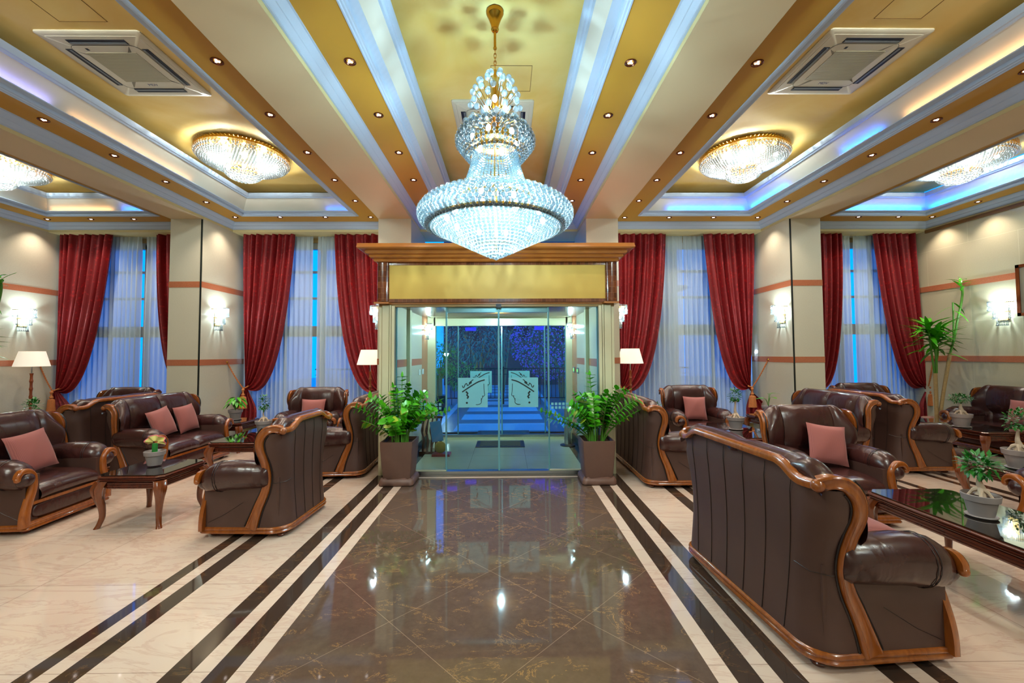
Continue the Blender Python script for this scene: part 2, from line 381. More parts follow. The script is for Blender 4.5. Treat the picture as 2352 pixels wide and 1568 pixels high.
# ------------------------------------------------------------------ ceiling: beams, bays
BAYS = {'far_left': (-8.94, -5.945), 'left': (-5.373, -2.281), 'centre': (-1.698, 1.403), 'right': (2.0, 5.07), 'far_right': (5.643, 8.4)}
BEAMS = [(-11.8, -8.94), (-5.945, -5.373), (-2.281, -1.698), (1.403, 2.0), (5.07, 5.643)]
for a, b in BEAMS:
    mb = MB(); mb.box(a, b, YF, YB, ZB, ZC + 0.3); struct(mb.build('ceiling_beam', BEAM, smooth=False))
Y0 = -3.2
mb = MB(); mb.box(XL, XR, YB, 9.0, ZB + 0.0, ZC + 0.3); struct(mb.build('ceiling_pelmet', FASC, smooth=False))
mb = MB(); mb.box(XL, XR, YF, Y0, ZB, ZC + 0.3); struct(mb.build('ceiling_front', BEAM, smooth=False))
mb = MB(); mb.box(XL, XR, YF, YB, ZC + 0.3, ZC + 0.4); struct(mb.build('ceiling_slab', BEAM, smooth=False))
def bay(x0, x1):
    R = (x0, x1, Y0, YB)
    mb = MB(); ring(mb, R, [(0.002, ZB + 0.002), (0.004, 4.065), (0.012, 4.066)]); struct(mb.build('ceiling_fascia', FASC, smooth=False))
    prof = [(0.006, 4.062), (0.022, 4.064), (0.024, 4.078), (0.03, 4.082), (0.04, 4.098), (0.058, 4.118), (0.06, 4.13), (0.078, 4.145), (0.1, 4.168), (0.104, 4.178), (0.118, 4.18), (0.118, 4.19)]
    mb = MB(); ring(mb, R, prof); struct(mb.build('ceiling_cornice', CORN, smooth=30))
    mb = MB(); ring(mb, R, [(0.11, ZS), (0.475, ZS)]); struct(mb.build('ceiling_soffit', SOFF, smooth=False))
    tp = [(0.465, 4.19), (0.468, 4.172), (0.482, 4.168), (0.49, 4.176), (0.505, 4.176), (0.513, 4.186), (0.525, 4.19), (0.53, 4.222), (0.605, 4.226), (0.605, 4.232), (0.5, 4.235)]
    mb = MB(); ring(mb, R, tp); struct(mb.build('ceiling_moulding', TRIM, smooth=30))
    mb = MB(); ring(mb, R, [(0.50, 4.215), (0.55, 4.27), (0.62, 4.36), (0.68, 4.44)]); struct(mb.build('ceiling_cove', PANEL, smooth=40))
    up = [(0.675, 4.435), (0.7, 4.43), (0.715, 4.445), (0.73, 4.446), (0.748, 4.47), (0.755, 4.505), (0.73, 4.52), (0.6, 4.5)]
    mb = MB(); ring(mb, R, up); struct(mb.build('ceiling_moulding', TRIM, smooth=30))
    mb = MB(); mb.add([(x0 + .4, Y0 + .4, ZC), (x1 - .4, Y0 + .4, ZC), (x1 - .4, YB - .4, ZC), (x0 + .4, YB - .4, ZC)], [(0, 3, 2, 1)])
    struct(mb.build('ceiling', CEIL, smooth=False))
for k in BAYS: bay(*BAYS[k])
# ------------------------------------------------------------------ walls
mb = MB(); mb.box(XR, XR + 0.2, YF, 8.9, 0, ZB + 0.05); struct(mb.build('wall_right', WALLR, smooth=False))
mb = MB(); mb.box(XR - 0.012, XR, YF, 8.9, 2.80, 2.905); mb.box(XR - 0.012, XR, YF, 8.9, 1.425, 1.53); struct(mb.build('trim_1', BAND, smooth=False))
mb = MB(); mb.box(XR - 0.03, XR, YF, 8.25, 3.97, 4.03); struct(mb.build('trim_2', simple('brown_strip', (120, 84, 40), 0.5), smooth=False))
mb = MB(); mb.box(XL - 0.2, XL, YF, 8.9, 0, ZB + 0.05); struct(mb.build('wall_left', WALL, smooth=False))
mb = MB(); mb.box(XL, XR, YF - 0.2, YF, 0, ZB + 0.05); struct(mb.build('wall_front', WALL, smooth=False))
# back wall: lintel over the windows; below sills
for a, b in ((XL, -1.75), (1.5, XR)):
    mb = MB(); mb.box(a, b, 8.72, 9.0, 3.93, ZB + 0.05); mb.box(a, b, 8.72, 9.0, 0, 0.18); struct(mb.build('wall_back', simple('back_wall_paint', (196, 160, 90), 0.6), smooth=False))
# pillars
for i, (x0, x1, seam) in enumerate([(-11.8, -8.94, 1), (-5.945, -5.373, 1), (-2.281, -1.698, 0), (1.427, 2.0, 0), (5.09, 5.66, -1)]):
    nm = 'pillar'
    mb = MB(); mb.box(x0, x1, 7.45, 8.72, 0, ZB); p = struct(mb.build(nm, WALL, smooth=False)); p['category'] = 'pillar'
    p['label'] = ['beige marble pillar at the left edge of the room', 'beige marble pillar between the two left windows', 'beige marble pillar behind the left side of the entrance portal', 'beige marble pillar behind the right side of the entrance portal', 'beige marble pillar between the two right windows'][i]
    mb = MB()
    for za, zb in ((2.80, 2.905), (1.425, 1.53)): mb.box(x0 - 0.004, x1 + 0.004, 7.446, 8.70, za, zb)
    mb.build('marble_band', BAND, p, smooth=False)
    if seam:
        xs = x1 - 0.03 if seam > 0 else x0 + 0.004
        mb = MB(); mb.box(xs, xs + 0.026, 7.44, 7.452, 0, ZB - 0.01); mb.build('corner_gap', DARK, p, smooth=False)
# ------------------------------------------------------------------ windows behind the curtains
wi = 0
for a, b in ((-8.94, -5.95), (-5.37, -2.285), (2.0, 5.09), (5.66, 8.4)):
    wi += 1
    mb = MB(); m = (a + b) / 2
    mb.box(a, b, 8.76, 8.84, 3.8, 3.93); mb.box(a, b, 8.76, 8.84, 0.18, 0.27); mb.box(a, b, 8.75, 8.85, 1.98, 2.2)
    for x in (a, m - 0.05, b - 0.09): mb.box(x, x + 0.09, 8.76, 8.84, 0.2, 3.9)
    for x in ((a + m) / 2, (b + m) / 2): mb.box(x - 0.02, x + 0.02, 8.77, 8.83, 0.2, 3.9)
    mb.box(a, b, 8.77, 8.83, 3.3, 3.35); mb.box(a, b, 8.77, 8.83, 2.75, 2.8)
    fr = struct(mb.build('window_%d' % wi, CREAM, smooth=False))
    mb = MB(); mb.box(a + .02, b - .02, 8.797, 8.803, 0.2, 3.9); mb.build('window_pane', WGLASS, fr, smooth=False)
# ------------------------------------------------------------------ entrance portal
P0, P1 = -1.715, 1.450          # outer sides of the portal
VX0, VX1 = -1.50, 1.235         # inside of the vestibule
for sx, (a, b) in enumerate(((P0, VX0), (VX1, P1))):
    mb = MB(); mb.box(a + 0.0, b, 5.68, 7.45, 0, 2.27); struct(mb.build('wall_vestibule', CREAM if 0 else WALL, smooth=False))
    mb = MB(); inn = b if sx == 0 else a; s = 1 if sx == 0 else -1
    def bx(x0, x1, y0, y1, z0, z1): mb.box(min(x0, x1), max(x0, x1), y0, y1, z0, z1)
    out = a if sx == 0 else b
    bx(out + s * 0.0, out + s * 0.035, 5.672, 5.69, 0.0, 2.27); bx(out + s * 0.045, out + s * 0.135, 5.655, 5.69, 0.02, 2.26); bx(out + s * 0.145, out + s * 0.165, 5.645, 5.69, 0.02, 2.26); bx(out + s * 0.175, out + s * 0.215, 5.635, 5.70, 0.02, 2.25)
    struct(mb.build('trim_portal', CREAM, smooth=False))
    # vestibule side walls behind: beige then terracotta
    xin = b if sx == 0 else a
    mb = MB(); mb.box(min(a, b), max(a, b), 7.45, 8.06, 0, 2.6); struct(mb.build('wall_vestibule', BAND, smooth=False))
    mb = MB(); e = 0.006 * s; mb.box(min(xin, xin + e), max(xin, xin + e), 5.72, 7.44, 1.425, 1.53); struct(mb.build('trim_vestibule', BAND, smooth=False))
    mb = MB(); e = 0.05 * s; mb.box(min(xin, xin + e), max(xin, xin + e), 6.32, 6.44, 0, 2.45); struct(mb.build('trim_vestibule', CREAM, smooth=False))
    mb = MB(); mb.box(min(xin, xin + 0.02 * s), max(xin, xin + 0.02 * s), 5.72, 8.0, 0.0, 0.11); struct(mb.build('baseboard_vestibule', BLACK, smooth=False))
# vestibule floor, ceiling
def mk_vfloor():
    N = NT('pale_marble_tiles'); f = N.noise(2, 5, dist=1); xyz = N.n('ShaderNodeSeparateXYZ'); N.l(N.obj(), xyz.inputs[0])
    A = N.math('ABSOLUTE', N.math('SUBTRACT', xyz.outputs['X'], CX)); e = N.math('GREATER_THAN', A, 1.19); e2 = N.math('MULTIPLY', N.math('GREATER_THAN', A, 1.06), N.math('LESS_THAN', A, 1.12))
    e = N.math('MAXIMUM', e, N.math('LESS_THAN', xyz.outputs['Y'], 5.86))
    c = N.mix(f, lin((214, 216, 184)), lin((232, 236, 206))); c = N.mix(e, c, lin((50, 38, 32)))
    for t in (-0.55, 0.28):
        j = N.math('LESS_THAN', N.math('ABSOLUTE', N.math('SUBTRACT', xyz.outputs['X'], t)), 0.003); c = N.mix(N.math('MULTIPLY', j, 0.5), c, lin((110, 100, 80)))
    j = N.math('LESS_THAN', N.math('ABSOLUTE', N.math('SUBTRACT', xyz.outputs['Y'], 6.7)), 0.004); c = N.mix(N.math('MULTIPLY', j, 0.5), c, lin((110, 100, 80)))
    N.color(c); N.set(Roughness=0.1, Coat_Weight=0.3, Coat_Roughness=0.05); return N.m
mb = MB(); mb.box(VX0, VX1, 5.76, 8.06, -0.01, 0.006); struct(mb.build('floor_vestibule', mk_vfloor(), smooth=False))
mb = MB(); mb.box(VX0, VX1, 5.9, 8.06, 2.5, 2.56); struct(mb.build('ceiling_vestibule', PANEL, smooth=False))
mb = MB(); ring(mb, (VX0, VX1, 5.9, 8.05), [(0.0, 2.38), (0.02, 2.38), (0.03, 2.42), (0.1, 2.48), (0.12, 2.5)]); struct(mb.build('ceiling_vestibule_cornice', CORN, smooth=30))
mb = MB(); mb.box(VX0, VX1, 5.66, 5.76, 0.0, 0.05); struct(mb.build('trim_threshold', STEEL, smooth=False))
# pediment : one big wooden crown
ped = empty('wooden_pediment', ((P0 + P1) / 2, 5.65, 2.27), 0, 'wooden pediment with deep stepped cornice and blank yellow panel over the glass entrance', 'pediment'); ped['kind'] = 'structure'
PX, PY, PZ = (P0 + P1) / 2, 5.65, 2.27
hw = (P1 - P0) / 2
def loc(mb_): return mb_.xf(Matrix.Translation((-PX, -PY, -PZ)))
mb = MB(); mb.box(P0 + .1, P1 - .1, 5.66, 7.44, 2.27, 2.86); loc(mb).build('box', PWOOD, ped, smooth=False)
mb = MB(); mb.box(P0 + 0.14, P1 - 0.12, 5.645, 5.67, 2.34, 2.80); loc(mb).build('yellow_panel', simple('yellow_panel', (208, 168, 74), 0.55, var=0.04, vscale=3), ped, smooth=False)
def mk_veneer():
    N = NT('veneer_strips'); br = N.n('ShaderNodeTexBrick'); N.l(N.obj(), br.inputs['Vector'])
    mp = N.n('ShaderNodeMapping'); mp.inputs['Rotation'].default_value = (PI / 2, 0, 0); N.l(N.obj(), mp.inputs[0]); N.l(mp.outputs[0], br.inputs['Vector'])
    br.inputs['Scale'].default_value = 1.0; br.inputs['Brick Width'].default_value = 0.055; br.inputs['Row Height'].default_value = 0.075; br.inputs['Mortar Size'].default_value = 0.0014
    br.inputs['Color1'].default_value = lin((88, 44, 24)); br.inputs['Color2'].default_value = lin((124, 66, 36)); br.inputs['Mortar'].default_value = lin((150, 100, 62)); br.offset = 0.5
    N.color(br.outputs['Color']); N.set(Roughness=0.15, Coat_Weight=0.8, Coat_Roughness=0.05); return N.m
VEN = mk_veneer()
mb = MB(); mb.box(P0 + .13, P1 - .11, 5.635, 5.66, 2.80, 2.85); mb.box(P0 + .13, P1 - .11, 5.635, 5.66, 2.30, 2.345); loc(mb).build('veneer_strip', VEN, ped, smooth=False)
for a, b in ((P0 - 0.02, P0 + 0.14), (P1 - 0.12, P1 + 0.04)):
    mb = MB(); rows = []
    for k in range(13):
        t = PI * k / 12; rows.append([((a + b) / 2 - (b - a) / 2 * math.cos(t), 5.655 - 0.05 * math.sin(t) ** 0.6, z) for z in (2.31, 2.84)])
    mb.grid(rows); mb.box(a, b, 5.655, 7.44, 2.31, 2.84); loc(mb).build('corner_pilaster', VEN, ped)
    mb = MB(); mb.box(a - 0.03, b + 0.01, 5.585, 7.44, 2.275, 2.30); mb.box(a, b, 5.59, 7.44, 2.84, 2.862); loc(mb).build('pilaster_ledge', PWOOD, ped, smooth=False)
prof = [(-0.0, 2.855), (-0.02, 2.862), (-0.05, 2.868), (-0.062, 2.885), (-0.055, 2.902), (-0.065, 2.908), (-0.1, 2.912), (-0.118, 2.928), (-0.112, 2.945), (-0.125, 2.95), (-0.15, 2.956), (-0.165, 2.972), (-0.163, 2.985), (-0.155, 2.99), (-0.16, 2.998), (-0.235, 3.0), (-0.25, 3.006), (-0.262, 3.02), (-0.255, 3.04), (-0.25, 3.07), (-0.02, 3.075), (0.6, 3.075)]
prof = [(d * 0.85, z - 0.03 if z > 2.86 else z) for d, z in prof]
mb = MB(); ring(mb, (P0, P1, 5.62, 7.9), prof, 'SEW'); loc(mb).build('cornice', PWOOD, ped, smooth=30)
# lintel under pediment, glass front, doors
mb = MB(); mb.box(P0, P1, 5.66, 5.74, 2.24, 2.275); struct(mb.build('trim_lintel', simple('bronze_lintel', (140, 110, 60), 0.4), smooth=False))
xs = [VX0, -0.819, -0.111, 0.563, VX1]
def pane(x0, x1, y, name, z0=0.055, z1=2.24, lab=None):
    mb = MB(); mb.box(x0 + .004, x1 - .004, y, y + 0.01, z0, z1); o = struct(mb.build(name, GLASS, smooth=False))
    mb = MB(); 
    for x in (x0, x1 - 0.012): mb.box(x, x + 0.012, y - 0.006, y + 0.016, z0, z1)
    mb.build('edge_profile', simple('glass_edge', (110, 170, 180), 0.25, 0.3), o, smooth=False); return o
d1 = pane(xs[0], xs[1], 5.72, 'window_5'); d2 = pane(xs[1], xs[2], 5.70, 'door_1', 0.02, 2.24); d3 = pane(xs[2], xs[3], 5.70, 'door_2', 0.02, 2.24); d4 = pane(xs[3], xs[4], 5.72, 'window_6')
mb = MB(); mb.box(xs[0], xs[1], 5.68, 5.74, 0.0, 0.06); mb.box(xs[3], xs[4], 5.68, 5.74, 0.0, 0.06); struct(mb.build('trim_sill', CREAM, smooth=False))
mb = MB(); mb.box(xs[1], xs[3], 5.72, 5.78, 2.17, 2.24); struct(mb.build('trim_door_rail', STEEL, smooth=False))
mb = MB(); mb.box(-0.145, -0.075, 5.64, 5.70, 2.225, 2.275); tag(mb.build('motion_sensor', BLACK, smooth=False), 'small black motion sensor box above the sliding glass doors', 'sensor')
# outer frame and doors
OX0, OX1, OY = -1.385, 1.15, 8.0
mb = MB(); mb.box(VX0, OX0 + .03, OY - .02, OY + .12, 0, 2.5); mb.box(OX1 - .03, VX1, OY - .02, OY + .12, 0, 2.5); mb.box(OX0, OX1, OY - .02, OY + .12, 2.14, 2.5); mb.box(OX0, OX1, OY - .02, OY + .12, 0, 0.045)
struct(mb.build('trim_door_frame', CREAM, smooth=False))
mb = MB(); mb.box(OX0, OX1, OY - .01, OY + .08, 0.045, 0.09); struct(mb.build('trim_door_track', STEEL, smooth=False))
ox = [OX0 + .03, -0.93, -0.10, 0.72, OX1 - .03]
e1 = pane(ox[0], ox[1], 8.05, 'window_7', 0.05, 2.14); e2 = pane(ox[1], ox[2], 8.03, 'door_3', 0.05, 2.12); e3 = pane(ox[2], ox[3], 8.03, 'door_4', 0.05, 2.12); e4 = pane(ox[3], ox[4], 8.05, 'window_8', 0.05, 2.14)
# frosted logo stickers
FROST = NT('frosted_film'); FROST.set(Base_Color=lin((120, 190, 200)), Roughness=0.6, Alpha=0.82); FROST = FROST.m; INK = simple('cut_out_line', (20, 34, 36), 0.5)
LOGO = [([(0.14, 0.52), (0.3, 0.63), (0.5, 0.76), (0.7, 0.87), (0.9, 0.93)], 0.02),
        ([(0.87, 0.8), (0.875, 0.65), (0.885, 0.5), (0.895, 0.42), (0.87, 0.38), (0.82, 0.385), (0.835, 0.35), (0.8, 0.3), (0.775, 0.285), (0.8, 0.26), (0.775, 0.235), (0.79, 0.19), (0.76, 0.13), (0.68, 0.095), (0.6, 0.095)], 0.009),
        ([(0.15, 0.74), (0.17, 0.68), (0.21, 0.69), (0.24, 0.77), (0.29, 0.81), (0.31, 0.76), (0.32, 0.74), (0.37, 0.77), (0.4, 0.85), (0.44, 0.87), (0.45, 0.83), (0.43, 0.81)], 0.014),
        ([(0.37, 0.84), (0.41, 0.8), (0.44, 0.86), (0.48, 0.92), (0.52, 0.93)], 0.014)]
def sticker(name, x0, x1, z0, z1, y, mirror, lab):
    w = x1 - x0; h = z1 - z0
    mb = MB(); mb.box(x0, x1, y - 0.003, y, z0, z1); o = tag(mb.build(name, FROST, smooth=False), lab, 'sticker', 'frosted square stickers on the glass doors')
    def at(u, v): return ((x1 - u * w) if mirror else (x0 + u * w), y - 0.0045, z0 + v * h)
    mb = MB()
    for pts, wd in LOGO:
        sp_ = spline([at(*p) for p in pts], 5); mb.sweep(sp_, [(-wd * w, -0.001), (wd * w, -0.001), (wd * w, 0.001), (-wd * w, 0.001)], (0, -1, 0))
    mb.sweep([at(0.27, 0.54), at(0.33, 0.47), at(0.3, 0.42), at(0.35, 0.36), at(0.31, 0.3)], [(-.028 * w, -.001), (.028 * w, -.001), (.028 * w, .001), (-.028 * w, .001)], (0, -1, 0))
    c = at(0.3, 0.155); mb.lathe([(0.0, 0), (0.035 * w, 0)], (0, 0, 0), 16); n = 17 * 0
    k = len(mb.v) - 32
    for i in range(k, len(mb.v)): v = mb.v[i]; mb.v[i] = (c[0] + v[0], c[1] + 0.0, c[2] + v[1])
    mb.build('face_drawing', INK, o, smooth=False); return o
sticker('door_sticker', -0.661, -0.261, 0.888, 1.284, 5.697, False, 'frosted square sticker with a face profile and hat, left leaf of the front doors')
sticker('door_sticker', 0.019, 0.418, 0.888, 1.284, 5.697, True, 'frosted square sticker with a face profile and hat, right leaf of the front doors')
sticker('door_sticker', -0.70, -0.29, 0.87, 1.282, 8.028, False, 'frosted square sticker on the left leaf of the outer doors, seen through the front doors')
sticker('door_sticker', 0.03, 0.43, 0.87, 1.282, 8.028, True, 'frosted square sticker on the right leaf of the outer doors, seen through the front doors')
# band of tiny frosted squares on the glass
for nm, x0, x1, y, z in (('a', VX0 + 0.03, xs[1] - .03, 5.715, 0.86), ('b', xs[3] + .03, VX1 - 0.03, 5.715, 0.86)):
    mb = MB(); n = int((x1 - x0) / 0.05)
    for i in range(n):
        for r in range(2): mb.box(x0 + i * .05, x0 + i * .05 + .034, y - .002, y, z + r * .05, z + r * .05 + .034)
    tag(mb.build('safety_dots', FROST, smooth=False), 'double row of tiny frosted squares across the %s fixed glass pane' % ('left' if nm == 'a' else 'right'), 'sticker', 'rows of frosted squares on the fixed panes')
# vestibule things
def cyl(mb, p0, p1, r, n=16): return mb.tube([p0, p1], r, n)
t = empty('air_curtain', (CX, 7.88, 2.36), 0, 'long cream air curtain box above the outer doors', 'air curtain')
mb = MB(); mb.box(-1.3, 1.3, -0.1, 0.08, -0.06, 0.05); mb.build('casing', CREAM, t, smooth=False); mb = MB(); mb.box(1.3, 1.32, -0.1, 0.08, -0.065, 0.055); mb.box(-1.32, -1.3, -0.1, 0.08, -0.065, 0.055); mb.build('end_cap', BLACK, t, smooth=False)
def mk_mat():
    N = NT('woven_mat'); ck = N.n('ShaderNodeTexChecker'); N.l(N.obj(), ck.inputs[0]); ck.inputs['Scale'].default_value = 22
    ck.inputs[1].default_value = lin((50, 40, 40)); ck.inputs[2].default_value = lin((92, 104, 84)); N.color(ck.outputs[0]); N.set(Roughness=0.9); return N.m
MATM = mk_mat()
for y0, y1, x0, x1, lab in ((7.28, 7.82, -0.55, 0.3, 'dark patterned doormat inside the vestibule'), (8.3, 8.85, -0.6, 0.45, 'dark doormat outside the outer glass doors')):
    mb = MB(); mb.box(x0, x1, y0, y1, 0.0, 0.014); o = mb.build('doormat', BLACK, smooth=False); tag(o, lab, 'doormat', 'doormats at the entrance')
    mb = MB(); mb.box(x0 + .07, x1 - .07, y0 + .07, y1 - .07, 0.0135, 0.016); mb.build('woven_centre', MATM, o, smooth=False)
t = empty('ashtray_bin', (1.05, 7.4, 0.006), 0, 'slim steel cylinder bin by the right wall of the vestibule', 'bin')
mb = MB(); mb.lathe([(0.06, 0.03), (0.06, 0.62), (0.066, 0.64), (0.055, 0.65), (0.0, 0.64)], n=20); mb.build('column', STEEL, t); mb = MB(); mb.lathe([(0.0, 0.0), (0.13, 0.0), (0.13, 0.015), (0.06, 0.03)], n=24); mb.build('base', BLACK, t)
# wooden stand with leaflets, gold disc and red book
t = empty('magazine_stand', (-1.22, 6.95, 0.006), 0, 'dark carved wooden magazine stand in the left of the vestibule', 'stand')
mb = MB()
for x in (-.16, -.09, -.02, .05, .12): mb.tube(spline([(x, 0, 0.03), (x + .01, 0.01, 0.2), (x - .015, .02, .35), (x + .02, .04, .56)], 4), [.016, .018, .022, .024, .02, .016, .014, .018, .024, .022, .018, .014, .012], 8)
mb.build('spindles', DWOOD, t); mb = MB(); mb.box(-.2, .16, -.12, .14, 0.0, 0.04); mb.box(-.2, .16, 0.0, .06, .55, .59); mb.build('frame', DWOOD, t, smooth=False)
mb = MB(); mb.box(.02, .2, -.1, -.09, .2, .52); mb.xf(Matrix.Rotation(math.radians(-8), 4, 'Y')); tag(mb.build('leaflet', simple('blue_leaflet', (60, 130, 190), 0.4), smooth=False), 'pale blue leaflet leaning on the wooden magazine stand', 'leaflet').location = (-1.19, 6.9, 0)
mb = MB(); mb.sq((0, 0, 0), (0.09, 0.045, 0.09), 0.9, 1.0, 24, 12); o = tag(mb.build('straw_ball', simple('straw', (150, 120, 50), 0.9, var=0.4, vscale=70)), 'round straw ornament on the red book in the vestibule', 'ornament'); o.location = (-1.06, 6.74, 0.135)
mb = MB(); mb.box(-.14, .14, -.1, .1, 0, .035); o = tag(mb.build('red_book', simple('red_cover', (150, 24, 40), 0.4), smooth=False), 'red book lying on the vestibule floor beside the magazine stand', 'book'); o.location = (-1.04, 6.74, 0.008)
for x, z, lit, lab in ((VX0 + 0.007, 1.3, 0, 'left white switch plate on the left vestibule wall'), (VX0 + 0.007, 1.3, 1, 'right white switch plate on the left vestibule wall')):
    y = 7.2 + lit * 0.28; mb = MB(); mb.box(x, x + 0.012, y - .06, y + .06, z - .045, z + .045); o = tag(mb.build('switch_plate', WHITE, smooth=False), lab, 'switch', 'white switch plates')
    mb = MB(); mb.box(x + .012, x + .018, y - .03, y + .03, z - .03, z + .03); mb.build('rocker', WHITE, o, smooth=False)
GREENL = emit('green_indicator', (0.25, 1.0, 0.2, 1), 1.2)
for k in range(2):
    x = VX1 - 0.008; y = 7.3 + 0.4 * k; z = 1.31; mb = MB(); mb.box(x - .012, x, y - .06, y + .06, z - .05, z + .05); o = tag(mb.build('key_switch', STEEL, smooth=False), '%s door control plate with green light on the right vestibule wall' % ('nearer' if k == 0 else 'farther'), 'switch', 'green lit door switches')
    mb = MB(); mb.box(x - .016, x - .012, y - .03, y + .03, z - .025, z + .025); mb.build('indicator', GREENL, o, smooth=False)

# ================================================================== OUTSIDE
def mk_pave():
    N = NT('terrace_tiles'); xyz = N.n('ShaderNodeSeparateXYZ'); N.l(N.obj(), xyz.inputs[0])
    A = N.math('ABSOLUTE', N.math('SUBTRACT', xyz.outputs['X'], CX)); Yv = xyz.outputs['Y']
    fr = N.math('FRACT', N.math('DIVIDE', N.math('SUBTRACT', Yv, 8.9), 1.5)); s1 = N.math('LESS_THAN', fr, 0.62); s2 = N.math('LESS_THAN', A, 1.0)
    p = N.math('MULTIPLY', s1, s2); edge = N.math('MULTIPLY', N.math('GREATER_THAN', A, 1.35), N.math('LESS_THAN', A, 1.5)); p = N.math('MAXIMUM', p, edge)
    N.color(N.mix(p, lin((120, 124, 130)), lin((196, 206, 214)))); N.set(Roughness=0.3); return N.m
mb = MB(); mb.box(-14, 14, 8.1, 30, -0.08, 0.0); struct(mb.build('ground', mk_pave(), smooth=False))
FENC = simple('dark_iron', (24, 26, 40), 0.5)
t = empty('iron_fence', (CX, 13.6, 0), 0, 'dark iron railing with square bars along the terrace edge outside', 'fence')
mb = MB(); mb.box(-6, 6, -.03, .03, 1.12, 1.16); mb.box(-6, 6, -.02, .02, .18, .21); mb.box(-6, 6, -.02, .02, .95, .97); mb.build('rail', FENC, t, smooth=False)
mb = MB()
for i in range(-44, 45): mb.box(i * .13 - .01, i * .13 + .01, -.01, .01, .2, 1.12)
mb.build('bars', FENC, t, smooth=False, kind='stuff')
for x in (-3, 0.0, 3): mb = MB(); mb.box(x - .04, x + .04, -.04, .04, 0, 1.2); mb.build('post', FENC, t, smooth=False)
def leaf(mb, p, d, up, L, w, fold=0.15, bend=0.25, n=3):
    d = Vector(d).normalized(); up = Vector(up); s = d.cross(up)
    if s.length < 1e-3: s = d.cross(Vector((1, 0, 0)))
    s.normalize(); u = s.cross(d).normalized(); p = Vector(p); rows = []
    for i in range(n + 1):
        t = i / n; ww = w * math.sin(PI * min(1, 0.08 + 0.92 * t) ** 0.8) ** 0.75 * 0.5 if 0 < i < n else w * 0.04
        c = p + d * (L * t) - u * (bend * L * t * t)
        rows.append([c - s * ww + u * (fold * ww), c, c + s * ww + u * (fold * ww)])
    return mb.grid(rows)
def bush(name, c, rad, n, L, w, mats, lab, seed, trunk=None, flowers=0, cat='bush', grp=None):
    rnd = random.Random(seed); t = empty(name, (c[0], c[1], 0), 0, lab, cat, grp); mb = MB()
    for i in range(n):
        v = Vector((rnd.gauss(0, 1), rnd.gauss(0, 1), rnd.gauss(0, 1))).normalized() * (0.35 + 0.65 * rnd.random() ** 0.5)
        p = (v.x * rad[0], v.y * rad[1], c[2] + v.z * rad[2]); dd = v + Vector((rnd.uniform(-.8, .8), rnd.uniform(-.8, .8), rnd.uniform(-.8, .5)))
        leaf(mb, p, dd, (0, 0, 1), L * rnd.uniform(.7, 1.3), w * rnd.uniform(.7, 1.3), n=2)
    mb.build('foliage', mats[0], t)
    mb = MB(); H = trunk if trunk else c[2]
    for k in range(5): a = k * 1.257; mb.tube([(0.05 * math.cos(a), 0.05 * math.sin(a), 0), (0.1 * rad[0] * math.cos(a), 0.1 * rad[1] * math.sin(a), H * 0.6), (0.5 * rad[0] * math.cos(a), 0.5 * rad[1] * math.sin(a), H)], [0.05, 0.035, 0.015], 6)
    mb.build('stem', CANE, t)
    if flowers:
        mb = MB()
        for i in range(flowers):
            v = Vector((rnd.gauss(0, 1), -abs(rnd.gauss(0, 1)), rnd.gauss(0, 1))).normalized() * rnd.uniform(.85, 1.05)
            p = (v.x * rad[0], v.y * rad[1], c[2] + v.z * rad[2])
            for k in range(4): a = k * PI / 2 + rnd.random(); leaf(mb, p, (math.cos(a), -0.6, math.sin(a)), (0, -1, 0), .03, .028, n=2)
        mb.build('flowers', mats[1], t)
    return t
PURP = simple('violet_petals', (196, 130, 250), 0.5); DLEAF = simple('night_leaf', (70, 150, 132), 0.6, var=0.4, vscale=3); DLEAF2 = simple('olive_leaf', (120, 180, 60), 0.6, var=0.4, vscale=3)
bush('bougainvillea', (1.9, 14.6, 1.95), (1.75, .7, 1.25), 2600, .11, .06, (DLEAF, PURP), 'large violet flowering bougainvillea beyond the railing', 3, flowers=1500)
bush('evergreen_tree', (-1.0, 15.4, 2.3), (1.4, .8, 1.1), 2600, .14, .05, (DLEAF,), 'dark leafy tree beyond the railing, left of the flowering bush', 4, cat='tree')
bush('background_tree', (-0.2, 18.0, 4.1), (3.2, 1.0, 1.1), 2800, .18, .07, (DLEAF,), 'wide dark tree crown high behind the bougainvillea', 5, cat='tree')
t = bush('citrus_tree', (-1.95, 12.1, 1.45), (.62, .5, .5), 1500, .09, .04, (DLEAF2,), 'small round citrus tree in a black pot on the terrace', 6, cat='tree')
mb = MB(); mb.lathe([(0.0, 0), (.17, 0), (.23, .42), (.25, .44), (.2, .42), (0, .38)], n=20); tp = mb.build('pot', BLACK, t)
bush('low_shrub', (-1.3, 12.9, 0.9), (.55, .4, .45), 900, .08, .035, (DLEAF2,), 'low olive shrub beside the potted citrus tree', 7)
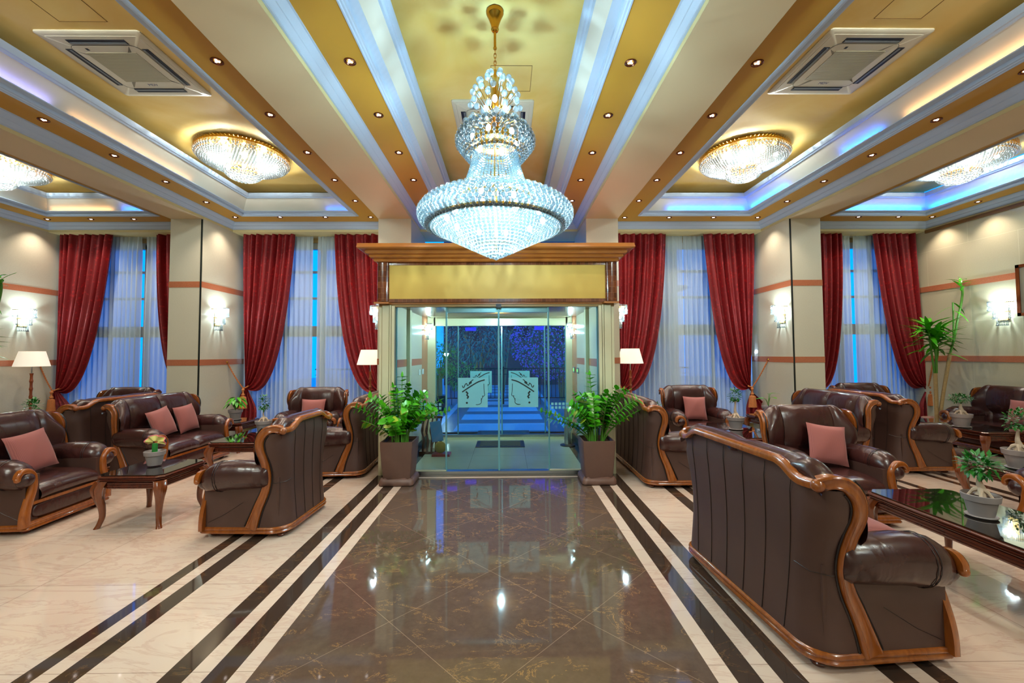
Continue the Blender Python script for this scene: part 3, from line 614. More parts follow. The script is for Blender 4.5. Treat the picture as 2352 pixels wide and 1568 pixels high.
# building across the street
t = empty('building', (0, 22, 0), 0, 'reddish building with dark windows behind the trees outside', 'building')
mb = MB(); mb.box(-3.3, 9, 0, 3, 0, 9); mb.build('facade', simple('red_render', (130, 70, 70), 0.8), t, smooth=False)
for x in (-2.0, 0.6, 3.2, 5.8):
    mb = MB(); mb.box(x - .55, x + .55, -.03, .05, 2.3, 4.2); w_ = mb.build('window', simple('night_glass', (10, 20, 50), 0.1), t, smooth=False)
mb = MB(); mb.box(-3.6, 9, -1.2, 0, 4.8, 5.0); mb.build('canopy', simple('blue_grey', (70, 80, 110), 0.7), t, smooth=False)
BLUEL = emit('blue_sign_light', (0.03, 0.03, 1.0, 1), 0.8)
for i, (px, pz) in enumerate(((-1.75, 2.6), (-1.15, 2.4), (1.3, 2.6), (1.05, 2.42))):
    mb = MB(); mb.box(-.17, .17, -.04, .04, -.055, .055); bl_ = MB(); bl_.box(-.01, .01, -.01, .01, -pz, -.05); o = tag(mb.build('blue_light', BLUEL, smooth=False), '%s of four small blue lit panels in the dark trees outside' % ('leftmost', 'second from the left', 'rightmost', 'third from the left')[i], 'light', 'small blue lights outside'); o.location = (px, 13.4, pz)
    bl_.build('pole', FENC, o, smooth=False)
WARM = emit('lantern_glow', (0.9, 0.95, 1, 1), 9)
for x, y, z, lab in ((-2.1, 14.6, 1.62, 'street lantern with white light left of the potted tree'), (2.75, 12.6, 1.62, 'small white lantern at the right end of the railing')):
    t = empty('garden_lantern', (x, y, 0), 0, lab, 'lantern', 'garden lanterns'); mb = MB(); mb.tube([(0, 0, 0), (0, 0, z - .12)], .025, 8); mb.build('pole', FENC, t)
    mb = MB(); mb.lathe([(0.03, z - .12), (.09, z), (.1, z + .02)], n=8); mb.build('glass', WARM, t); mb = MB(); mb.lathe([(.12, z + .02), (.06, z + .1), (0.0, z + .2)], n=8); mb.build('cap', FENC, t)
    lamp('lantern_light', 'POINT', (0, -.1, z + .02), 15, (.85, .95, 1), t, 0.05)
# ================================================================== SEATING
# local frame: faces +y, base half depth .37, n seats
BAND_P = [(-0.075, 0.085), (-0.105, 0.18), (-0.142, 0.28), (-0.185, 0.38), (-0.21, 0.475), (-0.213, 0.56), (-0.2, 0.66), (-0.182, 0.75), (-0.178, 0.82), (-0.2, 0.875), (-0.245, 0.912), (-0.30, 0.918), (-0.345, 0.905)]
def yb(z): return interp(z, [(b, a) for a, b in BAND_P[:10]])
def make_seat(name, n, label, cat, group):
    hb = (0.84 + 0.49 * (n - 1)) / 2; hw = hb + 0.065
    def w(z): return interp(z, [(0.09, hb), (0.35, hb - 0.012), (0.5, hb - 0.005), (0.62, hb + 0.02), (0.75, hw - 0.005), (0.85, hw), (0.93, hw - 0.015), (1.1, hw - 0.03)])
    def ztop(x):
        a = abs(x); e = hw - a
        return 0.893 + 0.068 * sm((e - 0.13) / 0.17)
    t = empty(name, (0, 0, 0), 0, label, cat, group)
    # plinth outline (closed loop, counter-clockwise)
    def outline(o, ch=0.15):
        X = hb + o; Yb = -0.375 - o; Yf = 0.375 + o; pts = []
        pts += [(X, 0.0), (X, Yf - .03), (X - .008, Yf - .008), (X - .03, Yf)]
        pts += [(-X + .03, Yf), (-X + .008, Yf - .008), (-X, Yf - .03), (-X, 0.0)]
        for k in range(7): a = PI + PI / 2 * k / 6; pts.append((-X + ch + ch * math.cos(a), Yb + ch + ch * math.sin(a)))
        for k in range(7): a = 1.5 * PI + PI / 2 * k / 6; pts.append((X - ch + ch * math.cos(a), Yb + ch + ch * math.sin(a)))
        return pts
    mb = MB(); rows = []
    for o, z in ((-.03, .036), (0.0, .036), (.012, .042), (.014, .052), (.008, .06), (.006, .064), (.012, .07), (.013, .08), (.006, .09), (-.02, .094), (-.06, .094)):
        rows.append([(x, y, z) for x, y in outline(o)])
    mb.grid(rows, closed_u=True, cap=True)
    mb.build('base_rail', WOOD, t, smooth=50)
    for sx in (-1, 1):
        for sy in (-1, 1):
            mb = MB(); mb.lathe([(0, 0), (.02, 0.0), (.034, .006), (.038, .016), (.032, .028), (.022, .034), (.03, .04), (.0, .042)], (sx * (hb - .075), sy * .30, 0), 14); mb.build('foot', DWOOD, t)
    # rear and side shell (plain leather)
    def prow(v):
        out = []; N_ = 15
        us = []
        z0 = lambda x: .09 + (ztop(x) - .012 - .09) * v
        zr = .09 + (.9 - .09) * v; W_ = w(zr); y0 = yb(zr); r = min(0.15, (y0 + .372) * .96); r = max(r, .02)
        if v > .97: r = .1
        Yb = -.372 + 0.02 * math.sin(PI * v) + (0.012 if v > .9 else 0)
        side = [(W_, lerp(y0, Yb + r, k / 4)) for k in range(4)]
        arc = [(W_ - r + r * math.cos(a), Yb + r - r * math.sin(a)) for a in [PI / 2 * k / 7 for k in range(8)]]
        m = max(6, int(hb * 14)); mid = [(lerp(W_ - r, -(W_ - r), k / m), Yb) for k in range(1, m)]
        pl = side + arc + mid + [(-x, y) for x, y in reversed(arc)] + [(-x, y) for x, y in reversed(side)]
        return [(x, y, z0(x) if y < -.2 or True else zr) for x, y in pl]
    mb = MB(); mb.grid([prow(k / 16) for k in range(17)]); mb.build('back_shell', HIDE, t, smooth=60)
    # seams on the back
    mb = MB(); ns = 1 + 2 * n
    for i in range(ns + 1):
        x = lerp(-(hb - .17), hb - .17, i / ns)
        mb.tube([(x * interp(k / 10, [(0, .9), (1, 1.05)]), -.3735 + .02 * math.sin(PI * k / 10) + (.012 if k > 9 else 0), .1 + (ztop(x) - .13) * k / 10) for k in range(11)], .0022, 4)
    for sx in (-1, 1):
        mb.tube([(sx * (w(.5) + .0005), yb(.5) - .03, .46), (sx * (w(.5) - .005), -.27, .455), (sx * (hb - .06), -.345, .46), (sx * (hb - .15), -.357, .47)], .002, 4)
        mb.tube([(sx * (hb + .002), .0, .30), (sx * (hb + .001), .18, .19), (sx * (hb + .002), .31, .13)], .0016, 4)
    mb.build('back_seam', PIPE, t)
    # wooden side posts with scroll
    for sx in (-1, 1):
        path = spline([(sx * (w(z) + .006), y, z) for y, z in BAND_P[:10]] + [(sx * (hw - .004), -.245, .913), (sx * (hw - .02), -.30, .921), (sx * (hw - .045), -.345, .903)], 4)
        L = len(path); sc = [interp(i / (L - 1), [(0, 1.5), (.12, 1.15), (.3, .95), (.5, .95), (.75, 1.05), (.9, .95), (1, 1.0)]) for i in range(L)]
        sec = [(.034, .006), (.030, .016), (.022, .019), (.017, .014), (-.017, .014), (-.022, .019), (-.030, .016), (-.034, .006), (-.034, -.03), (.034, -.03)]
        if sx < 0: sec = [(a, b) for a, b in sec]
        mb = MB(); mb.sweep(path, sec, (sx, 0, 0), scale=sc)
        mb.ball((sx * (hw - .045), -.352, .90), .034, 2, .95)
        mb.build('side_post', WOOD, t, smooth=50)
        mb = MB()
        for off in (-.042, .042):
            pp = []
            for i in range(0, int(L * .8)):
                tt = (path[min(i + 1, L - 1)] - path[max(i - 1, 0)]).normalized(); b_ = tt.cross(Vector((sx, 0, 0))).normalized(); pp.append(path[i] + b_ * off * sc[i] + Vector((-sx * .004, 0, 0)))
            mb.tube(pp, .006, 5)
        mb.build('piping', PIPE, t)
    # top rail
    xs_ = [hw - .05, hw - .09, hw - .13, hw - .17, hw - .21, hw - .25, hw - .30, hw - .34]; xs_ = [x for x in xs_ if x > 0.02]
    full = xs_ + [lerp(xs_[-1], -xs_[-1], k / 6) for k in range(1, 6)] + [-x for x in reversed(xs_)]
    path = [(x, -.365 + (.018 * sm((abs(x) - hw + .12) / .08)), ztop(x) + .008) for x in full]
    sec = [(-.03, -.018), (-.034, .004), (-.024, .018), (-.008, .024), (.012, .024), (.026, .014), (.03, -.018)]
    mb = MB(); mb.sweep(path, [(a * .9, b) for a, b in sec], (0, -1 * 0, 1)); mb.build('top_rail', WOOD, t, smooth=50)
    # arms
    for sx in (-1, 1):
        mb = MB(); rows = []
        for k in range(9):
            z = lerp(.09, .47, k / 8); y0 = yb(z) + .03; rows.append([(sx * (hb - .004 - .022 * math.sin(PI * k / 8) * math.sin(PI * j / 6)), lerp(y0, .352, j / 6), z) for j in range(7)])
        mb.grid(rows); mb.box(min(sx * (hb - .13), sx * (hb - .03)), max(sx * (hb - .13), sx * (hb - .03)), -.3, .345, .09, .5)
        mb.build('side_panel', HIDE, t, smooth=50)
        mb = MB(); rows = []; M_ = 16
        ys = [-.235, -.22, -.18, -.1, 0, .1, .19, .2, .21, .27, .315, .34, .352]
        for y in ys:
            r = interp(y, [(-.235, .055), (-.22, .082), (-.18, .097), (0, .108), (.15, .113), (.2, .1135), (.205, .108), (.21, .1135), (.28, .108), (.315, .096), (.34, .074), (.352, .045)])
            zc = interp(y, [(-.235, .535), (.1, .54), (.25, .525), (.352, .49)]); xc = hb - .02 - interp(y, [(-.2, .012), (.2, -.005), (.35, .0)])
            rows.append([(sx * (xc + r * 1.05 * math.cos(2 * PI * k / M_)), y, zc + r * (.98 if math.sin(2 * PI * k / M_) > 0 else 1.25) * math.sin(2 * PI * k / M_)) for k in range(M_)])
        mb.grid(rows, closed_u=True, cap=True); mb.ball((sx * (hb - .005), .335, .475), .07, 2); mb.build('armrest', LEA, t, smooth=60)
        mb = MB(); R2 = .1145
        for yy in (.192, .212): mb.tube([(sx * (hb - .015 + R2 * 1.05 * math.cos(a)), yy, .53 + R2 * (.98 if math.sin(a) > 0 else 1.25) * math.sin(a)) for a in [lerp(-1.9, PI + .6, q / 24) for q in range(25)]], .0022, 4)
        mb.build('stitching', PIPE, t)
        # front post : S scroll
        fp = [(hb + .08, .495), (hb + .07, .525), (hb + .042, .548), (hb - .005, .545), (hb - .045, .51), (hb - .062, .45), (hb - .055, .37), (hb - .03, .29), (hb - .008, .21), (hb + .0, .14), (hb - .002, .07)]
        path = spline([(sx * a, .358, b) for a, b in fp], 4); L = len(path)
        sc = [interp(i / (L - 1), [(0, .62), (.1, .8), (.3, 1), (.6, 1.1), (.8, 1.3), (1, 1.6)]) for i in range(L)]
        sec = [(-.026, -.02), (.026, -.02), (.026, .012), (.02, .022), (.01, .026), (-.01, .026), (-.02, .022), (-.026, .012)]
        mb = MB(); mb.sweep(path, sec, (0, 1, 0), scale=sc); mb.ball((sx * (hb + .078), .36, .49), .024, 2); mb.build('front_post', WOOD, t, smooth=50)
    # apron and rails
    mb = MB(); mb.box(-hb + .05, hb - .05, .345, .372, .245, .27); mb.box(-hb + .03, hb - .03, .345, .378, .085, .108); mb.build('apron_rail', WOOD, t, smooth=False)
    mb = MB(); mb.sq((0, .335, .178), (hb - .06, .032, .07), .5, .35, 24, 8); mb.box(-hb + .06, hb - .06, -.3, .34, .1, .29); mb.build('apron', LEA, t, smooth=60)
    # seat cushions
    sw = (2 * hb - .25) / n
    for i in range(n):
        cx = -hb + .125 + sw * (i + .5); mb = MB(); rows = []
        prof_ = [(-.26, .30), (-.26, .40), (-.2, .425), (-.05, .432), (.15, .43), (.28, .42), (.35, .395), (.382, .35), (.38, .31), (.35, .285), (.2, .28)]
        P_ = spline([(0, a, b) for a, b in prof_], 3)
        for q in range(11):
            s_ = 2 * q / 10 - 1; pf = (1 - abs(s_) ** 5); ex = sw / 2 * s_ * .995
            rows.append([(cx + ex, p.y - (.012 * (1 - pf) if p.y > .2 else 0), p.z - .02 * (1 - pf)) for p in P_])
        mb.grid(rows); mb.build('seat_cushion', LEA, t, smooth=60)
    # back cushions: n centre panels + 2 wings
    wing = .2; cen = (2 * hw - 2 * wing - .03) / n
    edges = [-hw + .015, -hw + .015 + wing] + [-hw + .015 + wing + cen * (i + 1) for i in range(n)] + [hw - .015]
    PR = [(-.15, .40), (-.155, .47), (-.17, .53), (-.185, .57), (-.165, .62), (-.15, .7), (-.152, .8), (-.17, .89), (-.205, .96), (-.255, 1.0), (-.31, .995), (-.345, .965), (-.35, .93)]
    PP = spline([(0, a, b) for a, b in PR], 3)
    for i in range(len(edges) - 1):
        mb = MB(); rows = []; a, b = edges[i], edges[i + 1]; Q = 12
        for q in range(Q + 1):
            s_ = q / Q; x = lerp(a, b, s_); e = hw - abs(x); row = []
            puff = (1 - abs(2 * s_ - 1) ** 4)
            wr = .004 * math.sin(q * 2.3 + i)
            for p in PP:
                z = p.z; y = p.y; top = sm((z - .6) / .35)
                dz = -.095 * (1 - sm(e / .19)) ** 1.3 * top
                fw = .05 * (1 - sm(e / .2)) * (1 - .9 * sm((z - .85) / .12)) * sm((z - .5) / .1)
                xx = x if z > .66 else x * lerp((hb - .05) / hw, 1, sm((z - .5) / .16))
                yy = y + fw + (.022 + wr * (1 - puff)) * (puff - 1) * (1 if z < .98 else .5)
                if e < .012: yy = min(yy, -.2)
                row.append((xx, yy, z + dz - .008 * (1 - puff) * top))
            rows.append(row)
        mb.grid(rows); mb.build('back_cushion', LEA, t, smooth=60)
    # stuffing body behind cushions
    mb = MB(); mb.box(-hb + .17, hb - .17, -.33, -.21, .1, .86); mb.build('frame_core', PIPE, t, smooth=False)
    return t
CH = make_seat('armchair', 1, 'x', 'armchair', 'brown leather armchairs'); S2 = make_seat('two_seat_sofa', 2, 'x', 'sofa', 'brown leather sofas'); S3 = make_seat('three_seat_sofa', 3, 'x', 'sofa', 'brown leather sofas')
used = set()
def place(proto, x, y, facing, label):
    """facing: angle in degrees of the direction the seat looks (0 = +x, 90 = +y)"""
    rz = math.radians(facing - 90)
    if proto.name not in used: used.add(proto.name); o = proto; o.location = (x, y, 0); o.rotation_euler = (0, 0, rz); o['label'] = label
    else: o = clone(proto, (x, y, 0), rz, label)
    o.scale = (1, 1, 1.04); return o
place(CH, -4.70, 4.27, 4, 'brown leather armchair at the left edge, facing the small square table')
place(CH, -2.30, 4.20, 177.5, 'brown leather armchair seen from behind on the left dark floor stripes')
place(CH, -3.28, 7.2, -88, 'brown leather armchair in front of the sheer curtain left of the entrance')
place(CH, -6.76, 7.42, -90, 'brown leather armchair behind the back-to-back sofas at the left window')
place(CH, 3.2, 7.2, -86, 'brown leather armchair in front of the sheer curtain right of the entrance')
place(CH, 3.17, 4.24, -89, 'brown leather armchair behind the nearest sofa and the long glass table, right side')
place(CH, 6.5, 7.5, -90, 'brown leather armchair under the far right window, behind the sofas')
place(CH, 4.52, 3.02, 180, 'brown leather armchair cut by the right edge of the photo, beside the bonsai')
place(S2, 1.85, 2.825, 4.3, 'nearest brown leather sofa at lower right, seen from behind')
place(S2, -4.78, 6.14, 1, 'brown leather sofa with two pink pillows facing right, on the left side')
place(S2, -5.80, 6.14, 178, 'brown leather sofa back to back behind the left sofa with two pillows')
place(S2, -2.28, 6.18, 183, 'brown leather sofa with its side to us, left of the entrance portal')
place(S3, 2.03, 5.94, 0, 'long brown leather sofa seen from behind, right of the entrance portal')
place(S2, 4.47, 6.12, 178, 'brown leather sofa facing the entrance, back to back with another at the right pillar')
place(S2, 5.52, 6.2, 0, 'brown leather sofa facing the right wall, backed against another sofa')
place(S3, 7.88, 6.3, 178, 'brown leather sofa against the right marble wall with two pink pillows')

# pillows
def pillow_mesh():
    mb = MB(); n = 14; a = .2; top = []; bot = []
    for i in range(n + 1):
        u = 2 * i / n - 1; r1 = []; r2 = []
        for j in range(n + 1):
            v = 2 * j / n - 1; k = 1 - .07 * (1 - v * v) * abs(u) ** 2; l = 1 - .07 * (1 - u * u) * abs(v) ** 2
            h = .062 * ((1 - u * u) * (1 - v * v)) ** .42 + .004 * math.sin(5 * u + 3 * v) * (1 - u * u) * (1 - v * v)
            r1.append((u * a * k, h, v * a * l)); r2.append((u * a * k, -h, v * a * l))
        top.append(r1); bot.append(r2)
    mb.grid(top); mb.grid([list(reversed(r)) for r in bot]); return mb
pm = pillow_mesh().build('throw_pillow', PIL); pm_used = [0]
def pillow(x, y, z, facing, tilt, roll, label):
    o = pm if not pm_used[0] else pm.copy()
    if pm_used[0]: COL.objects.link(o)
    pm_used[0] = 1; o.location = (x, y, z)
    o.rotation_euler = (Matrix.Rotation(math.radians(facing - 90), 4, 'Z') @ Matrix.Rotation(math.radians(tilt), 4, 'X') @ Matrix.Rotation(math.radians(roll), 4, 'Y')).to_euler()
    return tag(o, label, 'pillow', 'pink striped throw pillows')
def on_seat(cx, cy, facing, lx, label, tilt=16, roll=0, ly=-.04):
    a = math.radians(facing); f = (math.cos(a), math.sin(a)); r = (math.sin(a), -math.cos(a))
    pillow(cx + f[0] * ly + r[0] * lx, cy + f[1] * ly + r[1] * lx, .455 + .2 * math.cos(math.radians(abs(roll))) + .2 * math.sin(math.radians(abs(roll))) * .6, facing, tilt, roll, label)
on_seat(-4.70, 4.27, 4, .04, 'pink striped pillow on the armchair at the left edge', 18, 6, .03)
on_seat(-4.78, 6.14, 1, .16, 'pink pillow on the left sofa, nearer of the two', 18, 9)
on_seat(-4.78, 6.14, 1, -.30, 'pink pillow on the left sofa, farther of the two beside the right armrest', 16, 4)
on_seat(-3.28, 7.2, -88, .02, 'pink pillow on the armchair left of the entrance, half hidden', 14, 0)
on_seat(3.2, 7.2, -86, -.03, 'pink pillow on the armchair right of the entrance', 14, -2)
on_seat(3.17, 4.24, -89, -.08, 'pink pillow on the armchair behind the nearest sofa', 16, -8)
on_seat(7.88, 6.3, 178, -.42, 'pink pillow on the right wall sofa, farther of the two', 16, -4)
on_seat(7.88, 6.3, 178, .12, 'pink pillow on the right wall sofa, nearer of the two at the photo edge', 16, 3)
on_seat(2.03, 5.94, 0, .50, 'pink pillow peeking past the near end of the long sofa right of the entrance', 16, 0)
on_seat(-2.30, 4.20, 177.5, .02, 'pink pillow just visible beyond the armchair seen from behind at left', 16, 0)
on_seat(-2.28, 6.18, 183, .35, 'pink pillow just visible on the sofa left of the entrance portal', 16, 0)
o = pillow(2.14, 2.66, .535, 4, 82, 3, 'pink striped pillow lying flat on the nearest sofa')

# ================================================================== TABLES
def make_table(name, lx, ly, label, h=.475, fan=True):
    t = empty(name, (0, 0, 0), 0, label, 'coffee table', 'dark carved wooden coffee tables')
    def oct_(o, z, c=.05):
        x, y = lx / 2 + o, ly / 2 + o; return [(x, -y + c, z), (x, y - c, z), (x - c, y, z), (-x + c, y, z), (-x, y - c, z), (-x, -y + c, z), (-x + c, -y, z), (x - c, -y, z)]
    mb = MB(); mb.grid([oct_(o, z) for o, z in ((-.03, h - .055), (-.012, h - .055), (-.004, h - .048), (-.012, h - .044), (-.0, h - .036), (.0, h - .03), (-.008, h - .026), (.006, h - .018), (.006, h - .01), (-.002, h - .004), (-.02, h))], closed_u=True, cap=True)
    mb.build('table_top', DWOOD, t, smooth=False)
    mb = MB(); mb.grid([oct_(o, z) for o, z in ((-.012, h + .0005), (-.01, h + .004), (-.012, h + .007))], closed_u=True, cap=True); mb.build('glass_sheet', TABGLASS, t, smooth=False)
    mb = MB(); rows = [oct_(o, z, .06) for o, z in ((-.05, h - .125), (-.036, h - .125), (-.034, h - .115), (-.04, h - .11), (-.034, h - .105), (-.034, h - .095), (-.04, h - .09), (-.034, h - .085), (-.034, h - .07), (-.045, h - .065), (-.05, h - .05))]
    mb.grid(rows, closed_u=True, cap=True); mb.build('apron', DWOOD, t, smooth=False)
    for sx in (-1, 1):
        for sy in (-1, 1):
            c = Vector((sx * (lx / 2 - .045), sy * (ly / 2 - .045), 0)); d = Vector((sx, sy, 0)).normalized()
            pts = spline([c + d * a + Vector((0, 0, z)) for a, z in ((-.005, h - .05), (.022, h - .1), (.03, h - .15), (.02, h - .22), (.0, h - .3), (-.005, .1), (.012, .04), (.03, .0))], 3)
            L = len(pts); mb = MB(); rows = []; ra = math.atan2(sy, sx)
            for i, p in enumerate(pts):
                u = i / (L - 1); r = interp(u, [(0, .05), (.2, .05), (.4, .036), (.7, .024), (.9, .022), (1, .025)]); fl = .16 * (1 - sm((u - .3) / .3))
                rows.append([(p.x + r * (1 + fl * math.cos(6 * a_)) * math.cos(a_ + ra), p.y + r * (1 + fl * math.cos(6 * a_)) * math.sin(a_ + ra), p.z) for a_ in [2 * PI * k / 24 for k in range(24)]])
            mb.grid(rows, closed_u=True, cap=True); mb.build('leg', LEGW, t, smooth=60)
    return t
TS = make_table('coffee_table', .62, .62, 'small square glass topped walnut table in front of the left edge armchair', .485)
TS.location = (-3.525, 4.305, 0)
TL = make_table('coffee_table', .68, 1.24, 'long glass topped walnut table at the right edge, beside the nearest sofa', .485); TL.location = (3.235, 2.82, 0)
clone(TL, (-3.50, 6.08, 0), 0, 'long glass topped walnut table in front of the left sofa with two pillows')
clone(TL, (3.34, 6.12, 0), 0, 'long glass topped walnut table between the long sofa and the right pillar sofas')
clone(TL, (6.95, 6.42, 0), 0, 'long glass topped walnut table in front of the right wall sofa')
clone(TL, (5.28, 4.02, 0), PI / 2, 'glass topped walnut table behind the right edge armchair')
clone(TL, (-7.1, 6.2, 0), 0, 'walnut table in the far left seating group, mostly hidden')
clone(TS, (-4.70, 7.32, 0), 0, 'small walnut corner table beyond the left sofa, below the curtain tassel')
clone(TS, (4.66, 7.42, 0), 0, 'small walnut corner table at the right pillar behind the armchair')
clone(TS, (-5.66, 5.0, 0), 0, 'small walnut table hidden behind the left edge armchair')
# ================================================================== CURTAINS
def drape(name, x_out, x_in, tie, inner, tail, ztop, label, seed, k=7, ybase=8.43, hidden_tail=False):
    """x_out/x_in: outer and inner edge at the rail; tie=(x,z); inner = bulge (x,z) of the inner edge; tail=(xa,xb,z)"""
    rnd = random.Random(seed); t = empty(name, ((x_out + x_in) / 2, ybase, 0), 0, label, 'curtain', 'red damask curtains'); ox = (x_out + x_in) / 2
    M_ = 110; R_n = 46; ph = [rnd.uniform(0, 6) for _ in range(4)]; rows = [[] for _ in range(R_n + 1)]
    s = 1 if x_in > x_out else -1
    for j in range(M_ + 1):
        u = j / M_; xt = lerp(x_out, x_in, u)
        a = Vector((xt, 0, ztop)); d = Vector((tie[0], 0, tie[1])); q = u ** 1.25
        b = Vector((lerp(x_out, lerp(x_in, tie[0], .06), u), 0, lerp(ztop - 1.0, 2.9, u)))
        straight = Vector((lerp(x_out, tie[0], .85), 0, tie[1] + 0.75)); bulge = Vector((lerp(x_in, tie[0], .25), 0, .45))
        c = straight.lerp(bulge, q ** 1.3)
        for i in range(R_n + 1):
            v = i / R_n; p = a * (1 - v) ** 3 + b * 3 * v * (1 - v) ** 2 + c * 3 * v * v * (1 - v) + d * v ** 3
            uu = u + .02 * math.sin(5 * u + ph[0]) + .012 * math.sin(13 * u + ph[1]) * (1 - v)
            amp = lerp(.07, .03, v ** 1.5) * (0.75 + .35 * math.sin(2.3 * k * u + ph[2]))
            wv = math.sin(2 * PI * k * uu + ph[3]); wv = math.copysign(abs(wv) ** .75, wv)
            y = -amp * wv - .05 * math.sin(PI * v) * u - 0.02 * v
            if v < .035: y *= .6
            rows[i].append((p.x - ox, y, p.z))
    mb = MB(); mb.grid(rows); mb.build('drape', DAM, t, smooth=70)
    mb = MB(); rows = []
    for i in range(19):
        v = i / 18; r = []
        for j in range(61):
            u = j / 60; w_ = sm(v * 1.4 + .0)
            x = lerp(tie[0] + (u - .5) * .09, lerp(tail[0], tail[1], u), w_ ** .8); z = lerp(tie[1] + .01, tail[2] + .02 * math.sin(9 * u), v)
            y = -.03 * math.sin(2 * PI * 5 * u + ph[1]) * (0.4 + .8 * v) - .03
            r.append((x - ox, y, z))
        rows.append(r)
    mb.grid(rows); mb.build('tail', DAM, t, smooth=70)
    return t, ox
def tieback(hook, tie, ybase, label, tassel=True):
    t = empty('curtain_tieback', (hook[0], hook[1], hook[2]), 0, label, 'tieback', 'gold rope tiebacks'); dx = tie[0] - hook[0]; dy = ybase - .10 - hook[1]; dz = tie[1] - hook[2]
    s = 1 if dx > 0 else -1; mb = MB()
    mb.tube([(-.03 * s, 0, 0), (.01 * s, -.04, 0)], .008, 8); mb.ball((.015 * s, -.045, 0), .022, 1); mb.build('hook', BRASS, t)
    P_ = [Vector((0, -.02, 0)).lerp(Vector((dx, dy, dz)), q / 16) - Vector((0, 0, .03 * math.sin(PI * q / 16))) for q in range(17)]; P_ += [Vector((dx + .05 * s, dy + .01, dz + .015)), Vector((dx + .06 * s, dy + .09, dz + .04))]
    mb = MB()
    for ph in (0, PI):
        mb.tube([p + Vector((.007 * math.cos(i * 1.3 + ph), 0, .007 * math.sin(i * 1.3 + ph))) for i, p in enumerate(spline(P_, 2))], .009, 6)
    mb.build('rope', ROPE, t)
    if tassel:
        mb = MB(); mb.lathe([(0.0, .0), (.02, -.01), (.03, -.03), (.018, -.06), (.014, -.09), (.028, -.115), (.032, -.13), (.02, -.15)], (dx + .02 * s, dy - .03, dz), 14); mb.build('tassel_knob', ROPE, t)
        mb = MB(); rows = [[(dx + .02 * s + r * (1 + .1 * math.cos(20 * a)) * math.cos(a), dy - .03 + .6 * r * math.sin(a), dz + z) for a in [2 * PI * k / 40 for k in range(40)]] for r, z in ((.02, -.15), (.055, -.17), (.06, -.2), (.066, -.3), (.075, -.39), (.0, -.39))]
        mb.grid(rows, closed_u=True); mb.build('tassel_skirt', ROPE, t)
    return t
CU = [('far left window', 'left', -9.02, -7.845, (-8.84, .93), (-8.45, .80), (-9.13, -8.5, .28), (-8.94, 8.2, 1.45), 1),
      ('far left window', 'right', -5.62, -7.017, (-6.2, .93), (-6.62, .80), (-6.1, -6.5, .28), None, 2),
      ('window left of the entrance', 'left', -5.41, -4.246, (-5.16, .96), (-4.74, .80), (-5.38, -4.93, .28), (-5.38, 8.2, 1.47), 3),
      ('window left of the entrance', 'right', -2.27, -3.445, (-2.5, .90), (-2.9, .76), (-2.3, -2.7, .28), (-2.29, 8.2, 1.47), 4),
      ('window right of the entrance', 'left', 2.0, 3.242, (2.27, .90), (2.72, .80), (2.05, 2.4, .28), (2.0, 8.2, 1.47), 5),
      ('window right of the entrance', 'right', 5.17, 3.971, (4.86, .92), (4.5, .76), (5.2, 4.78, .28), (5.10, 8.2, 1.47), 6),
      ('far right window', 'left', 5.55, 6.812, (6.2, .95), (6.5, .82), (6.0, 6.4, .28), None, 7),
      ('far right window', 'right', 8.66, 7.486, (8.40, .93), (8.02, .78), (8.72, 8.26, .25), (8.36, 8.2, 1.46), 8)]
WINX = {'far left window': (-8.94, -5.95), 'window left of the entrance': (-5.37, -2.285), 'window right of the entrance': (2.0, 5.09), 'far right window': (5.66, 8.4)}
for w_, side, xo, xi, tie, inn, tail, hook, sd in CU:
    wa, wb = WINX[w_]; xo2 = min(max(xo, wa + .06), wb - .06)
    drape('damask_curtain', xo2, xi, tie, inn, tail, 4.14, 'red damask curtain on the %s side of the %s' % (side, w_), sd, k=8 if side == 'left' else 7)
    if hook: tieback(hook, tie, 8.43, 'gold rope tieback on the %s side of the %s' % (side, w_))
def sheer(x0, x1, label, seed):
    rnd = random.Random(seed); ox = (x0 + x1) / 2; rows = []; k = int((x1 - x0) / .095); ph = rnd.uniform(0, 6); ph2 = rnd.uniform(0, 6)
    for i in range(30):
        v = i / 29; r = []
        for j in range(k * 9 + 1):
            u = j / (k * 9); z = lerp(4.06, .18, v); g = sm(v / .1)
            x = lerp(x0, x1, u + .006 * math.sin(9 * u + ph + v) ); a = lerp(.012, .042, g) * (.7 + .4 * math.sin(7 * u + ph2))
            y = a * math.sin(2 * PI * k * (u + .015 * math.sin(6 * u + ph)) + .5 * math.sin(3 * v)) + .006 * math.sin(2 * PI * k * 2.5 * u) * (1 - g)
            if v < .02: z += .02 * math.sin(40 * u)
            r.append((x - ox, y, z))
        rows.append(r)
    mb = MB(); mb.grid(rows); t = empty('sheer_curtain', (ox, 8.58, 0), 0, label, 'curtain', 'white sheer curtains'); mb.build('sheer_fabric', SHEER, t, smooth=70)
    mb = MB(); mb.box(x0 - ox, x1 - ox, -.01, .01, 4.03, 4.06); mb.build('heading_tape', WHITE, t, smooth=False)
for x0, x1, lb in ((-8.88, -7.42, 'left white sheer of the far left window'), (-7.34, -6.0, 'right white sheer of the far left window'),
                   (-5.3, -3.95, 'left white sheer of the window left of the entrance'), (-3.84, -2.35, 'right white sheer of the window left of the entrance'),
                   (2.06, 3.62, 'left white sheer of the window right of the entrance'), (3.64, 5.03, 'right white sheer of the window right of the entrance'),
                   (5.72, 7.12, 'left white sheer of the far right window'), (7.19, 8.36, 'right white sheer of the far right window')):
    sheer(x0, x1, lb, int(abs(x0) * 10))

